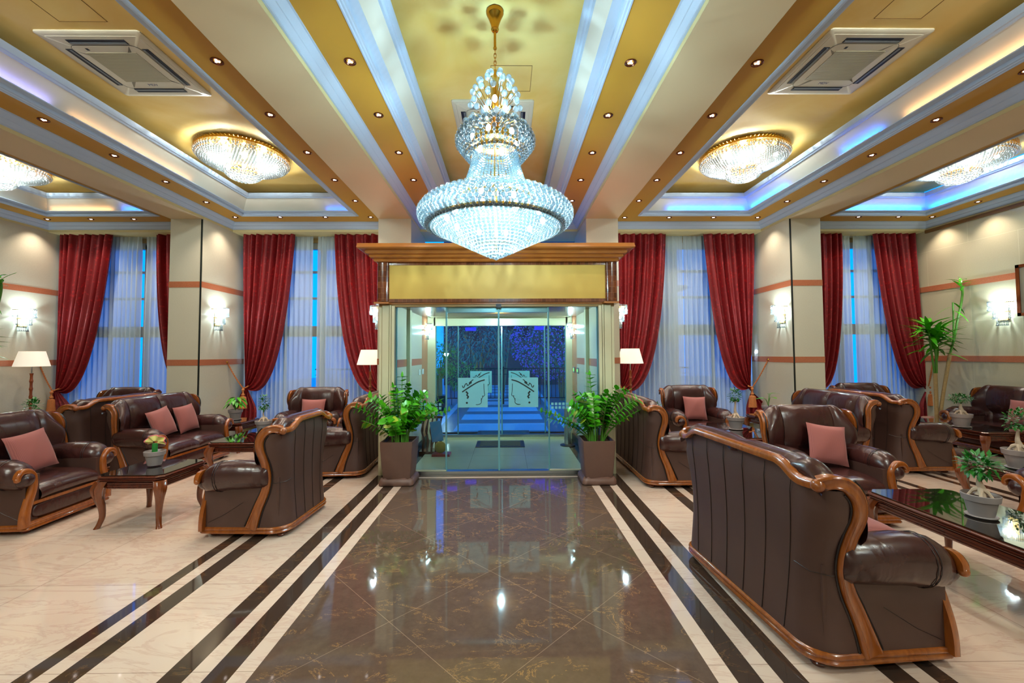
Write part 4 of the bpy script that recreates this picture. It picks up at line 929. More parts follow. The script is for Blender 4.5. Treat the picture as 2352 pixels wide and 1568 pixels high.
# ================================================================== LIGHTS
COOL = (0.70, 0.92, 1.0); CYAN = (0.40, 0.76, 1.0); WARMC = (1.0, 0.85, 0.70); FLC = (0.95, 1.0, 0.94)
def beads(mb, ringlist, r, q=1, sz=1.0):
    for R, z, n, off in ringlist:
        for k in range(n): a = 2 * PI * (k + off) / n; mb.ball((R * math.cos(a), R * math.sin(a), z), r, q, sz)
# ---- grand chandelier
GX, GY = -0.095, 3.65
ch = empty('crystal_chandelier', (GX, GY, 0), 0, 'grand tiered crystal chandelier hanging in front of the entrance', 'chandelier')
mb = MB(); mb.lathe([(0, 4.66), (.075, 4.658), (.078, 4.64), (.07, 4.62), (.06, 4.60), (.035, 4.53), (.03, 4.50), (.036, 4.49), (.026, 4.475), (.0, 4.47)], n=28); mb.build('canopy', GOLD, ch)
mb = MB(); mb.tube([(0, 0, 4.48), (0, 0, 4.33)], .011, 10); mb.ball((0, 0, 4.32), .018, 1)
for i in range(5):
    z = 4.285 - i * .034; c = Vector((0, 0, z)); pts = []
    for k in range(12): a = 2 * PI * k / 12; x = .012 * math.cos(a); pts.append((x if i % 2 else 0, 0 if i % 2 else x, z + .024 * math.sin(a)))
    mb.sweep(pts, [(.004 * math.cos(b), .004 * math.sin(b)) for b in (0, 2.1, 4.2)], (0, 1, 0) if i % 2 else (1, 0, 0), closed=True)
mb.build('chain', GOLD, ch)
mb = MB(); mb.tube([(0, 0, 4.12), (0, 0, 2.5)], .014, 8); mb.lathe([(.03, 3.6), (.06, 3.56), (.2, 3.5), (.21, 3.46), (.2, 3.44)], n=32); mb.lathe([(.56, 2.70), (.57, 2.72), (.56, 2.74)], n=48); mb.lathe([(.20, 3.36), (.212, 3.38), (.2, 3.40)], n=32); mb.lathe([(.32, 2.94), (.33, 2.96), (.32, 2.98)], n=36); mb.build('gold_frame', GOLD, ch)
rnd = random.Random(2); mbw = MB(); nb = 0; proto = None
levels = [(4.06, .07, 6), (4.02, .13, 8), (3.95, .175, 10), (3.87, .205, 10), (3.79, .22, 10), (3.71, .20, 9), (3.66, .15, 7), (3.62, .24, 11), (3.575, .28, 14)]
for z, R, n in levels:
    for k in range(n):
        a = 2 * PI * (k + .5 * (nb % 2) + rnd.uniform(-.15, .15)) / n; x, y = R * math.cos(a), R * math.sin(a); zz = z + rnd.uniform(-.012, .012)
        mbw.tube(spline([(.012 * math.cos(a), .012 * math.sin(a), 3.6), (x * .45, y * .45, lerp(3.62, zz, .62)), (x * .95, y * .95, zz + .035)], 3), .0028, 4)
        if proto is None: m_ = MB(); m_.ball((0, 0, 0), .026, 2, 1.12); proto = m_.build('crystal_ball', CRYC, ch); proto.location = (x, y, zz)
        else: o = proto.copy(); COL.objects.link(o); o.parent = ch; o.location = (x, y, zz)
    nb += 1
mbw.build('crown_wires', GOLD, ch)
# upper ring tier
mb = MB(); mw = MB(); n = 36
def arcwire(R0, R1, z0, z1, z2, n, rad):
    for k in range(n):
        a = 2 * PI * k / n; c, s = math.cos(a), math.sin(a)
        mw.tube(spline([(R0 * c, R0 * s, z0), (lerp(R0, R1, .6) * c, lerp(R0, R1, .6) * s, z0 + .03), (R1 * c, R1 * s, z1), (lerp(R0, R1, .75) * c, lerp(R0, R1, .75) * s, z2)], 4), rad, 4)
arcwire(.19, .325, 3.53, 3.47, 3.36, 36, .0025); arcwire(.36, .645, 2.93, 2.835, 2.74, 64, .003)
beads(mb, [(.25, 3.575, 26, 0), (.29, 3.555, 30, .5), (.322, 3.52, 34, 0), (.338, 3.48, 36, .5), (.335, 3.44, 36, 0)], .021, 1)
beads(mb, [(.318, 3.41, 44, 0), (.30, 3.385, 42, .5), (.28, 3.36, 40, 0), (.26, 3.335, 38, .5), (.24, 3.315, 34, 0), (.2, 3.42, 30, 0)], .0145, 1); mb.build('upper_crystal_ring', CRY, ch, kind='stuff')
# neck strands
mb = MB(); ns = 54
for k in range(ns):
    a = 2 * PI * k / ns
    for i in range(19):
        v = i / 18; R = .195 + .13 * v ** 1.6; mb.ball((R * math.cos(a), R * math.sin(a), lerp(3.37, 2.955, v)), .0115, 0)
mb.build('bead_strands', CRY, ch, kind='stuff')
# great ring and bowl
mb = MB(); beads(mb, [(.38, 2.95, 42, 0), (.43, 2.945, 46, .5), (.485, 2.93, 50, 0), (.54, 2.912, 56, .5), (.59, 2.885, 60, 0), (.63, 2.855, 64, .5), (.655, 2.82, 66, 0)], .024, 1, 1.1)
beads(mb, [(.66, 2.785, 84, 0), (.65, 2.757, 84, .5), (.63, 2.732, 80, 0), (.60, 2.712, 78, .5)], .019, 1); mb.build('great_crystal_ring', CRY, ch, kind='stuff')
mb = MB(); L = []
for i in range(17):
    v = i / 16; R = .575 * (1 - v) ** .92 + .004; z = 2.70 - .265 * v ** 1.15; L.append((R, z, max(1, int(2 * PI * R / .037)), .5 * (i % 2)))
beads(mb, L, .0185, 1, .95); mb.build('crystal_bowl', CRY, ch, kind='stuff')
BP = [(.10 * math.cos(a), .10 * math.sin(a), 3.80) for a in (0.5, 2.6, 4.7)] + [(.2 * math.cos(a), .2 * math.sin(a), 3.49) for a in [k * PI / 3 + .26 for k in range(6)]] + [(.42 * math.cos(a), .42 * math.sin(a), 2.78) for a in [k * PI / 5 + .1 for k in range(10)]] + [(.16, -.05, 2.98), (-.12, -.1, 3.0), (0, .1, 3.05), (.05, -.15, 3.02)]
pb = None
for p in BP:
    if pb is None: m_ = MB(); m_.ball((0, 0, 0), .022, 1, 1.5); pb = m_.build('bulb', BULB, ch); pb.location = p
    else: o = pb.copy(); COL.objects.link(o); o.parent = ch; o.location = p
lamp('chandelier_light', 'POINT', (0, 0, 3.8), P_CHAND * .22, CYAN, ch, .025); lamp('chandelier_light', 'POINT', (0, 0, 3.47), P_CHAND * .25, CYAN, ch, .025)
for a in range(4): lamp('chandelier_light', 'POINT', (.3 * math.cos(a * PI / 2 + .4), .3 * math.sin(a * PI / 2 + .4), 2.86), P_CHAND * .14, (0.62, .9, 1), ch, .025)
# ---- flush crystal ceiling lamps
def flush(label):
    t = empty('crystal_ceiling_lamp', (0, 0, 0), 0, label, 'ceiling lamp', 'round crystal ceiling lamps')
    mb = MB(); mb.lathe([(.0, -.002), (.56, -.002), (.56, -.03), (.54, -.035), (.0, -.03)], n=48); mb.lathe([(.575, -.05), (.60, -.05), (.60, -.075), (.575, -.075)], n=60); mb.build('gold_plate', GOLD, t)
    mb = MB()
    for k in range(72): a = 2 * PI * k / 72; c, s = math.cos(a), math.sin(a); mb.tube([(.56 * c, .56 * s, -.03), (.6 * c, .6 * s, -.03), (.612 * c, .612 * s, -.015), (.605 * c, .605 * s, -.1)], .0025, 4)
    mb.build('wire_hooks', GOLD, t, kind='stuff')
    mb = MB(); beads(mb, [(.612, -.115, 72, 0), (.585, -.15, 64, 0)], .017, 1); beads(mb, [(.24, -.31, 30, 0)], .014, 1); mb.build('amber_drops', AMB, t, kind='stuff')
    mb = MB(); L = [(.60, -.135, 80, .5), (.57, -.165, 76, 0)]
    for i in range(12): v = i / 11; L.append((lerp(.54, .24, v), -.18 - .10 * v ** .9, max(6, int(2 * PI * lerp(.54, .24, v) / .042)), .5 * (i % 2)))
    L += [(.245, -.335, 30, .5), (.22, -.365, 28, 0), (.19, -.39, 24, .5), (.15, -.41, 20, 0), (.11, -.425, 15, .5), (.06, -.435, 8, 0), (0.0, -.44, 1, 0)]
    beads(mb, L, .0195, 1, .95); mb.build('crystal_bowl', CRYB, t, kind='stuff')
    pb = None
    for k in range(12):
        a = k * PI / 6; p = ((.42 if k % 2 else .22) * math.cos(a), (.42 if k % 2 else .22) * math.sin(a), -.13)
        if pb is None: m_ = MB(); m_.ball((0, 0, 0), .03, 1); pb = m_.build('bulb', BULB, t); pb.location = p
        else: o = pb.copy(); COL.objects.link(o); o.parent = t; o.location = p
    for a in range(3): lamp('lamp_light', 'POINT', (.3 * math.cos(a * 2.1), .3 * math.sin(a * 2.1), -.12), P_FLUSH * .55 / 3, FLC, t, .03)
    return t
fl = flush('round crystal ceiling lamp in the left bay, beyond the air conditioner'); fl.location = (-3.95, 6.28, ZC)
clone(fl, (3.62, 6.28, ZC), 0, 'round crystal ceiling lamp in the right bay, beyond the air conditioner')
clone(fl, (-7.98, 6.55, ZC), 0, 'round crystal ceiling lamp at the left edge of the photo')
clone(fl, (7.02, 6.35, ZC), 0, 'round crystal ceiling lamp at the right edge of the photo')
clone(fl, (-3.95, .6, ZC), 0, 'added crystal ceiling lamp out of view, fill light for the near left'); clone(fl, (3.62, .6, ZC), 0, 'added crystal ceiling lamp out of view, fill light for the near right')
clone(fl, (-3.95, -2.0, ZC), 0, 'added crystal ceiling lamp behind the camera at left, unseen fill light'); clone(fl, (3.62, -2.0, ZC), 0, 'added crystal ceiling lamp behind the camera at right, unseen fill light')
for o in bpy.data.objects:
    if o.type == 'LIGHT' and o.parent and o.parent.name.startswith('crystal_ceiling_lamp') and o.parent.location.y < 2: o.data = o.data.copy(); o.data.energy = P_FLUSH * 2.1 / 3  # unseen lamps near and behind the camera, added and boosted as fill light
# vestibule lamp
t = empty('vestibule_lamp', (-.12, 6.75, 2.5), 0, 'small crystal ceiling lamp inside the vestibule', 'ceiling lamp'); mb = MB(); mb.lathe([(0, 0), (.26, 0), (.27, -.02), (.0, -.02)], n=32); mb.build('plate', GOLD, t)
mb = MB(); beads(mb, [(.27, -.03, 44, 0), (.25, -.05, 40, .5), (.215, -.07, 34, 0), (.175, -.09, 28, .5), (.13, -.11, 20, 0), (.085, -.125, 13, .5), (.04, -.14, 7, 0), (.02, -.17, 3, 0)], .015, 1); mb.build('crystal_bowl', CRY, t, kind='stuff')
mb = MB()
for k in range(4): mb.ball((.12 * math.cos(k * 1.57), .12 * math.sin(k * 1.57), -.05), .02, 1)
mb.build('bulbs', BULB, t); lamp('lamp_light', 'POINT', (0, 0, -.22), P_VEST, COOL, t, .03)
# ---- wall sconces
def sconce(label):
    t = empty('crystal_sconce', (0, 0, 0), 0, label, 'wall lamp', 'crystal wall sconces')     # wall plane x=0, projects to +x
    mb = MB(); mb.box(0, .014, -.075, .075, -.13, .12); mb.lathe([(.15, .16), (.16, .165), (.155, .175)], n=16, a0=-PI / 2, a1=PI / 2); mb.lathe([(.10, .005), (.108, .01), (.10, .02)], n=16, a0=-PI / 2, a1=PI / 2); mb.build('gold_bracket', simple('bracket_gold', (230, 180, 90), .35, .4), t)
    mb = MB()
    for R, zt, zb, n in ((.165, .19, .06, 22), (.11, .04, -.08, 15), (.07, -.09, -.2, 9)):
        for k in range(n + 1):
            a = -PI / 2 + PI * k / n
            for i in range(int((zt - zb) / .021) + 1): mb.ball((.015 + R * math.cos(a), R * math.sin(a), zt - i * .021), .0105, 0 if i else 1)
            mb.ball((.015 + R * math.cos(a), R * math.sin(a), zb - .012), .014, 1)
    mb.build('crystal_strands', CRYB, t, kind='stuff')
    pb = None
    for p in ((.08, -.07, .12), (.08, .07, .12), (.06, 0, -.02)):
        if pb is None: m_ = MB(); m_.ball((0, 0, 0), .022, 1, 1.4); pb = m_.build('bulb', BULB, t); pb.location = p
        else: o = pb.copy(); COL.objects.link(o); o.parent = t; o.location = p
    lamp('sconce_light', 'POINT', (.09, 0, .1), P_SCONCE, COOL, t, .03); lamp('sconce_light', 'POINT', (.055, 0, -.07), P_SCONCE * .15, COOL, t, .015); return t
sc = sconce('crystal sconce on the pillar between the two left windows'); sc.location = (-5.373, 7.86, 2.28)
clone(sc, (-8.94, 7.86, 2.28), 0, 'crystal sconce on the pillar at the left edge of the room')
clone(sc, (5.09, 7.7, 2.28), PI, 'crystal sconce on the pillar between the two right windows')
clone(sc, (8.39, 7.0, 2.26), PI, 'crystal sconce on the right marble wall above the palm')
clone(sc, (-2.281, 7.62, 2.28), PI, 'crystal sconce half hidden at the left of the entrance portal')
clone(sc, (2.0, 7.62, 2.28), 0, 'crystal sconce half hidden at the right of the entrance portal')
for x_, r_, l_ in ((VX0, 0, 'left'), (VX1, PI, 'right')): clone(sc, (x_, 7.75, 2.03), r_, 'crystal sconce inside the vestibule, %s wall' % l_).scale = (.7, .7, .7)
for o in bpy.data.objects:
    if o.type == 'LIGHT' and o.parent and o.parent.scale[0] < .9: o.data = o.data.copy(); o.data.energy = 4
# ---- recessed spotlights
ORD = ['nearest', 'second nearest', 'third nearest', 'fourth nearest', 'fifth nearest', 'sixth']
def spot(label):
    t = empty('ceiling_spotlight', (0, 0, 0), 0, label, 'spotlight', 'recessed ceiling spotlights')
    mb = MB(); mb.lathe([(.052, .0), (.052, -.006), (.046, -.01), (.038, -.006), (.034, .0), (.03, .0)], n=20); mb.build('rim', simple('bronze', (120, 70, 54), 0.25, 0.9), t)
    mb = MB()
    for k in range(3): a = k * 2.094 + .5; mb.lathe([(0.0, -.004), (.0095, -.004), (.0095, .0)], (.014 * math.cos(a), .014 * math.sin(a), 0), 10)
    mb.build('led', LED, t, smooth=False)
    lamp('spot_light', 'SPOT', (0, 0, -.012), P_SPOT, WARMC, t, .006, spot_size=math.radians(100), spot_blend=.9); return t
sp = spot('x'); first = [True]
def put_spot(x, y, label):
    if first[0]: sp.location = (x, y, ZS); sp['label'] = label; first[0] = False
    else: clone(sp, (x, y, ZS), 0, label)
ys = [3.64, 4.47, 5.32, 6.17, 7.02]
for x, nm in ((-1.375, 'left of the chandelier'), (1.11, 'right of the chandelier'), (-2.54, "on the inner side of the left bay"), (2.248, 'on the inner side of the right bay')):
    for i, y in enumerate(ys): put_spot(x, y, 'recessed spotlight %s, %s of its row' % (nm, ORD[i]))
for i, y in enumerate([4.58, 5.41, 6.235, 7.08]): put_spot(-5.065, y, 'spotlight on the outer side of the left bay, %s of its row' % ORD[i])
for i, y in enumerate([3.73, 4.544, 5.377, 6.214, 7.05]): put_spot(4.80, y, 'spotlight on the outer side of the right bay, %s of its row' % ORD[i])
LR = ['leftmost', 'second from the left', 'third from the left', 'rightmost']
for i, x in enumerate((-5.08, -4.245, -3.40, -2.555)): put_spot(x, 7.86, 'spotlight above the window left of the entrance, %s of four' % LR[i])
for i, x in enumerate((2.25, 3.10, 3.95, 4.80)): put_spot(x, 7.895, 'spotlight above the window right of the entrance, %s of four' % LR[i])
for i, x in enumerate((-8.667, -7.854, -7.052)): put_spot(x, 7.965, 'spotlight above the far left window, %s of three' % ('leftmost', 'middle one', 'rightmost')[i])
for i, x in enumerate((6.724, 7.496, 8.15)): put_spot(x, 7.87, 'spotlight above the far right window, %s of three' % ('leftmost', 'middle one', 'rightmost')[i])
put_spot(8.13, 7.07, 'recessed spotlight above the palm near the right wall')
# ---- coloured cove lighting
BLUEC = (0.0, 0.14, 1.0); ORG = (1.0, 0.55, 0.25)
def coves(label, pts, col, pw):
    odir = (0, 1, 0) if abs(pts[0][1] - pts[1][1]) < 1e-6 else ((1, 0, 0) if pts[0][0] > 0 else (-1, 0, 0))
    t = empty('led_strip', pts[0], 0, label, 'led strip', 'coloured led strips in the ceiling coves'); mb = MB(); p0 = Vector(pts[0]); p1 = Vector(pts[1])
    mb.tube([(0, 0, 0), tuple(p1 - p0)], .004, 6); mb.build('strip', WHITE, t)
    d = p1 - p0; L_ = d.length; out = Vector(odir)
    lo = lamp('strip_light', 'AREA', tuple(d * .5), pw * L_ * 2.0, col, t); lo.data.shape = 'RECTANGLE'; lo.data.size = L_; lo.data.size_y = .015
    zax = -(out * .5 + Vector((0, 0, 1))).normalized(); xax = d.normalized(); yax = zax.cross(xax)
    lo.matrix_local = Matrix(((xax.x, yax.x, zax.x, d.x / 2), (xax.y, yax.y, zax.y, d.y / 2), (xax.z, yax.z, zax.z, d.z / 2), (0, 0, 0, 1)))
def covebox(x0, x1): return x0 + .598, x1 - .598, YB - .598
zc = 4.24
xa, xb, yc = covebox(2.0, 5.07); e = .0
coves('blue led strip in the right bay cove, corner of the right side', ((xb + e, 6.6, zc), (xb + e, yc - .05, zc)), BLUEC, 2.8); coves('blue led strip in the right bay cove, window side', ((3.0, yc + e, zc), (xb - .05, yc + e, zc)), BLUEC, 2.6)
coves('blue led strip in the right bay cove, above the air conditioner', ((xb + e, 4.9, zc), (xb + e, 5.5, zc)), BLUEC, 1.5)
coves('orange led strip in the right bay cove at the near end', ((xb + e, 2.6, zc), (xb + e, 4.6, zc)), ORG, .5)
xa, xb, yc = covebox(5.643, 8.4)
coves('blue led strip in the far right bay cove, window side', ((6.3, yc + e, zc), (xb - .05, yc + e, zc)), BLUEC, 3.6); coves('blue led strip in the far right bay cove, wall side', ((xb + e, 6.0, zc), (xb + e, yc - .05, zc)), BLUEC, 3.0)
xa, xb, yc = covebox(-5.373, -2.281)
coves('blue led strip in the left bay cove, right end of the window side', ((-3.3, yc + e, zc), (-2.85, yc + e, zc)), BLUEC, .7); coves('violet led strip in the left bay cove, outer side', ((xa - e, 2.8, zc), (xa - e, 4.4, zc)), (.3, .3, 1.0), .5)
coves('orange led strip in the left bay cove, outer side', ((xa - e, 4.6, zc), (xa - e, 6.4, zc)), ORG, .25)
xa, xb, yc = covebox(-8.94, -5.945)
coves('blue led strip in the far left bay cove, right end', ((-7.0, yc + e, zc), (-6.5, yc + e, zc)), BLUEC, 1.2); coves('orange led strip in the far left bay cove', ((-8.3, yc + e, zc), (-7.2, yc + e, zc)), ORG, .5)
# ---- floor lamps
def flamp(label):
    t = empty('floor_lamp', (0, 0, 0), 0, label, 'floor lamp', 'bamboo floor lamps')
    mb = MB(); mb.lathe([(0, 0), (.15, 0), (.15, .015), (.04, .03), (.02, .05)], n=24); mb.build('base', LEGW, t)
    pr = []; z = .04
    for i in range(9): pr += [(.026, z), (.02, z + .03), (.019, z + .09), (.025, z + .125), (.03, z + .135)]; z += .14
    mb = MB(); mb.lathe(pr, n=12); mb.build('pole', simple('bamboo_wood', (150, 72, 34), 0.3), t)
    mb = MB(); mb.tube([(0, 0, 1.29), (0, 0, 1.46)], .009, 8); mb.build('stem', STEEL, t)
    mb = MB(); mb.lathe([(.235, 1.42), (.165, 1.69), (.162, 1.69), (.232, 1.42)], n=28); mb.build('lamp_shade', SHADE, t)
    mb = MB(); mb.ball((0, 0, 1.53), .03, 1); mb.build('bulb', emit('warm_bulb', (1, .85, .65, 1), 3), t); return t
f_ = flamp('floor lamp with white shade and bamboo pole by the pillar at the left edge'); f_.location = (-8.55, 7.7, 0)
clone(f_, (-2.5, 7.75, 0), 0, 'floor lamp with white shade just left of the entrance portal'); clone(f_, (2.27, 7.75, 0), 0, 'floor lamp with white shade just right of the entrance portal')
# ---- air conditioners
SLOT = simple('slot_dark', (10, 16, 30), 0.5)
def mk_grille():
    N = NT('grille'); w = N.n('ShaderNodeTexWave', bands_direction='Y'); N.l(N.obj(), w.inputs[0]); w.inputs['Scale'].default_value = 30.0
    N.color(N.mix(w.outputs['Fac'], lin((92, 84, 60)), lin((190, 182, 150)))); N.set(Roughness=.5); N.bump(w.outputs['Fac'], .5, .004); return N.m
GRI = mk_grille()
def aircon(label):
    t = empty('ceiling_air_conditioner', (0, 0, 0), 0, label, 'air conditioner', 'ceiling cassette air conditioners')
    mb = MB(); a = .5; rows = []
    for r, z in ((a, 0), (a, -.012), (a - .012, -.02), (a - .05, -.02), (a - .055, -.024), (.0, -.026)):
        rr = max(r, .001); rows.append([(x * rr / .5, y * rr / .5, z) for x, y in rrect(1.0, 1.0, .03, 3)])
    mb.grid(rows, closed_u=True); mb.build('panel', ACW, t, smooth=30)
    for ang in range(4):
        M_ = Matrix.Rotation(ang * PI / 2, 4, 'Z'); L = .28
        mb = MB(); mb.box(-L, L, .345, .405, -.0285, -.02); mb.xf(M_); sl = mb.build('air_slot', SLOT, t, smooth=False)
        mb = MB(); mb.box(-L + .01, L - .01, .352, .372, -.032, -.028); mb.xf(M_); mb.build('louvre', simple('louvre_grey', (110, 116, 120), .4), sl, smooth=False)
    mb = MB(); mb.grid([[(x, y, z) for x, y in rrect(s_, s_, .07, 4)] for s_, z in ((.665, -.0262), (.66, -.029), (.0, -.029))], closed_u=True); mb.build('filter_frame', ACW, t, smooth=30)
    mb = MB()
    P_ = [(x, y, -.0292) for x, y in rrect(.67, .67, .072, 5)]; mb.sweep(P_, [(-.0015, -.0008), (.0015, -.0008), (.0015, .0008), (-.0015, .0008)], (0, 0, 1), closed=True); mb.build('frame_gap', SLOT, t, smooth=False)
    mb = MB(); mb.box(-.25, .25, -.235, .215, -.032, -.0285); mb.build('grille', GRI, t, smooth=False)
    mb = MB(); mb.box(-.2, -.175, -.295, -.265, -.031, -.028); mb.build('receiver', SLOT, t, smooth=False)
    cu = bpy.data.curves.new('logo_text', 'FONT'); cu.body = 'MDV'; cu.size = .05; cu.align_x = 'CENTER'; cu.extrude = .0005; cu.materials.append(simple('logo_blue', (20, 40, 110), .4))
    lo = bpy.data.objects.new('logo_text', cu); COL.objects.link(lo); lo.parent = t; lo.location = (0, .285, -.0302); lo.rotation_euler = (PI, 0, 0)
    me = bpy.data.meshes.new_from_object(lo); me.materials.clear(); me.materials.append(cu.materials[0]); l2 = bpy.data.objects.new('logo_lettering', me); COL.objects.link(l2); l2.parent = t; l2.location = lo.location; l2.rotation_euler = lo.rotation_euler; bpy.data.objects.remove(lo); return t
ac = aircon('square ceiling air conditioner in the left bay'); ac.location = (-3.95, 4.385, ZC)
clone(ac, (3.575, 4.32, ZC), 0, 'square ceiling air conditioner in the right bay'); clone(ac, (-.16, 5.45, ZC), 0, 'square ceiling air conditioner behind the chandelier crown')
LINEM = simple('hatch_gap', (120, 84, 30), .7)
for x0, x1, y0, y1, lb in ((-4.085, -3.645, 3.3, 3.79, 'left bay, nearer than the air conditioner'), (3.376, 3.817, 3.22, 3.71, 'right bay, nearer than the air conditioner'), (-.16, .283, 4.355, 4.795, 'centre bay beside the chandelier chain')):
    mb = MB(); z0, z1 = ZC - .006, ZC - .0005
    for a in ((x0, x1, y0, y0 + .005), (x0, x1, y1 - .005, y1), (x0, x0 + .005, y0, y1), (x1 - .005, x1, y0, y1)): mb.box(*a, z0 + .003, z1)
    o = tag(mb.build('ceiling_hatch', LINEM, smooth=False), 'thin outline of an access hatch in the %s' % lb, 'hatch', 'ceiling access hatches')
mb = MB(); mb.lathe([(0, 0), (.045, 0), (.045, -.02), (.0, -.035)], n=20); o = tag(mb.build('ceiling_sensor', BLACK), 'small round black sensor on the left bay ceiling', 'sensor'); o.location = (-3.06, 3.8, ZC)

# ================================================================== PLANTS
def zz_plant(x, y, label, plabel, seed, stems):
    t = empty('potted_zz_plant', (x, y, 0), 0, label, 'plant', 'big plants flanking the entrance'); rnd = random.Random(seed)
    def sqr(h, z, r=.012): return [(a, b, z) for a, b in rrect(2 * h, 2 * h, r, 2)]
    mb = MB(); rows = [sqr(h, z, .02) for h, z in ((.165, .075), (.18, .2), (.19, .34), (.197, .44), (.2, .525), (.2, .53), (.185, .53), (.18, .50), (.17, .48))]; mb.grid(rows, closed_u=True, cap=True); mb.build('planter', POTB, t, smooth=30)
    mb = MB(); rows = [[(a, b, z + (.012 * math.sin(3 * k_) if z > .05 else 0)) for k_, (a, b) in enumerate(rrect(2 * h, 2 * h, .06, 4))] for h, z in ((.2, .0), (.215, .012), (.212, .05), (.195, .08), (.16, .085))]; mb.grid(rows, closed_u=True, cap=True); mb.build('saucer', POTB, t, smooth=60)
    mb = MB(); mb.box(-.18, .18, -.18, .18, .45, .495); mb.build('potting_soil', SOIL, t, smooth=False)
    ms = MB(); ml = MB(); my = MB()
    for i, (ang, lean, H, curl) in enumerate(stems):
        a = math.radians(ang); bx, by = .1 * math.cos(a) * rnd.uniform(.3, 1), .1 * math.sin(a) * rnd.uniform(.3, 1); pts = []
        for k in range(6): v = k / 5; rr = lean * (v ** curl); pts.append((bx + rr * math.cos(a), by + rr * math.sin(a), .48 + H * (v - .18 * (lean / .5) * v ** 3)))
        P_ = spline(pts, 6); ms.tube(P_, [lerp(.011, .004, k / (len(P_) - 1)) for k in range(len(P_))], 6)
        Lp = len(P_); side = 1
        for k in range(int(Lp * .34), Lp, 2):
            for q_ in (0, 1):
                T_ = (P_[min(k + 1, Lp - 1)] - P_[k - 1]).normalized(); h = T_.cross(Vector((0, 0, 1))); h = h.normalized() if h.length > .05 else Vector((math.cos(a + 1.57), math.sin(a + 1.57), 0))
                h = (Matrix.Rotation(rnd.uniform(-.5, .5) + (i * .9), 3, T_) @ h); d = h * (1 if q_ else -1) + T_ * rnd.uniform(.15, .6) + Vector((0, 0, rnd.uniform(-.15, .15)))
                (my if rnd.random() < .06 else ml).grid(_leafrows(P_[k], d, T_, rnd.uniform(.085, .11), rnd.uniform(.064, .08)))
        ml.grid(_leafrows(P_[-1], P_[-1] - P_[-3], Vector((0, 0, 1)), .08, .035))
    ms.build('stems', STEM, t); ml.build('leaves', LEAF, t, smooth=80)
    if my.v: my.build('pale_leaves', LEAFY, t, smooth=80)
    mb = MB(); mb.tube([(.16 * math.cos(k * .3) * .7, .12 * math.sin(k * .3) - .02, .72 + .004 * k) for k in range(14)], .006, 5); mb.build('red_ribbon', simple('red_ribbon', (190, 40, 30), .6), t)
    return t
def _leafrows(p, d, up, L, w):
    m = MB(); leaf(m, p, d, up, L, w, .2, .12, 4); return [m.v[i * 3:(i + 1) * 3] for i in range(5)]
rs = random.Random(11)
def stemset(n, seed, extra):
    r = random.Random(seed); out = list(extra)
    for i in range(n): out.append((r.uniform(0, 360), r.uniform(.06, .42), r.uniform(.42, .74), r.uniform(1.4, 2.6)))
    return out
zz_plant(-1.36, 5.40, 'large glossy leaved plant in a square brown planter left of the glass doors', '', 21, stemset(19, 5, [(5, .56, .5, 1.6), (185, .5, .55, 1.7), (170, .42, .3, 1.4), (95, .05, .84, 1.5), (20, .42, .6, 1.7), (200, .32, .62, 1.6)]))
zz_plant(1.125, 5.38, 'large glossy leaved plant in a square brown planter right of the glass doors', '', 33, stemset(17, 9, [(178, .6, .5, 1.5), (172, .5, .36, 1.5), (110, .07, .86, 1.5), (350, .66, .62, 1.4), (10, .45, .56, 1.6), (330, .42, .66, 1.6), (0, .34, .72, 1.8)]))
def small_pot(t, r=.085, h=.15, saucer=True):
    mb = MB(); mb.lathe([(0, .012), (r * .68, .012), (r * .74, .03), (r * .92, h * .72), (r * .98, h * .72), (r * 1.04, h * .74), (r * 1.1, h), (r * 1.06, h + .003), (r * 1.0, h - .01), (r * .95, h - .02)], n=28); mb.build('pot', POTG, t, smooth=50)
    if saucer: mb = MB(); mb.lathe([(0, 0), (r * .8, 0), (r * .92, .012), (r * .9, .016), (0, .012)], n=28); mb.build('saucer', POTG, t, smooth=50)
    mb = MB(); mb.lathe([(0, h - .012), (r * .5, h - .014), (r * .98, h - .02)], n=20); mb.build('potting_soil', SOIL, t)
TZ = .485 + .007
def bonsai(x, y, z, label, k=1.0, seed=0, spread=(.09, .09, .06), n=170, tall=.17, fat=True, L=.035):
    rnd = random.Random(seed); t = empty('potted_bonsai', (x, y, z), 0, label, 'plant', 'small potted bonsai figs'); small_pot(t, .085 * k, .145 * k)
    mb = MB(); z0 = .13 * k
    pts = spline([(0, 0, z0), (.012, 0, z0 + .04 * k), (-.006, .0, z0 + .09 * k), (.006, 0, z0 + tall * k)], 4); mb.tube(pts, [lerp(.03 * k if fat else .014, .008, i / (len(pts) - 1)) for i in range(len(pts))], 10)
    for a in (0.3, 2.2, 3.9, 5.2): mb.tube(spline([(0, 0, z0 + .05 * k), (.03 * k * math.cos(a), .03 * k * math.sin(a), z0 + .035 * k), (.055 * k * math.cos(a), .055 * k * math.sin(a), z0 - .004)], 4), [.014 * k] * 5 + [.009 * k] * 4, 7)
    for a in (1, 3, 5): mb.tube([pts[-2], (spread[0] * .5 * math.cos(a), spread[1] * .5 * math.sin(a), z0 + tall * k + .02)], .005, 5)
    mb.build('trunk', simple('pale_bark', (200, 176, 150), .7, var=.15, vscale=40), t); mb = MB(); c = z0 + tall * k + spread[2] * .8
    for i in range(n):
        v = Vector((rnd.gauss(0, 1), rnd.gauss(0, 1), rnd.gauss(0, 1))).normalized() * (.45 + .6 * rnd.random()); p = (v.x * spread[0], v.y * spread[1], c + v.z * spread[2])
        leaf(mb, p, v + Vector((rnd.uniform(-.6, .6), rnd.uniform(-.6, .6), rnd.uniform(-.2, .5))), (0, 0, 1), L * rnd.uniform(.8, 1.3), L * .6, n=2)
    mb.build('leaves', LEAF2, t, smooth=80); return t
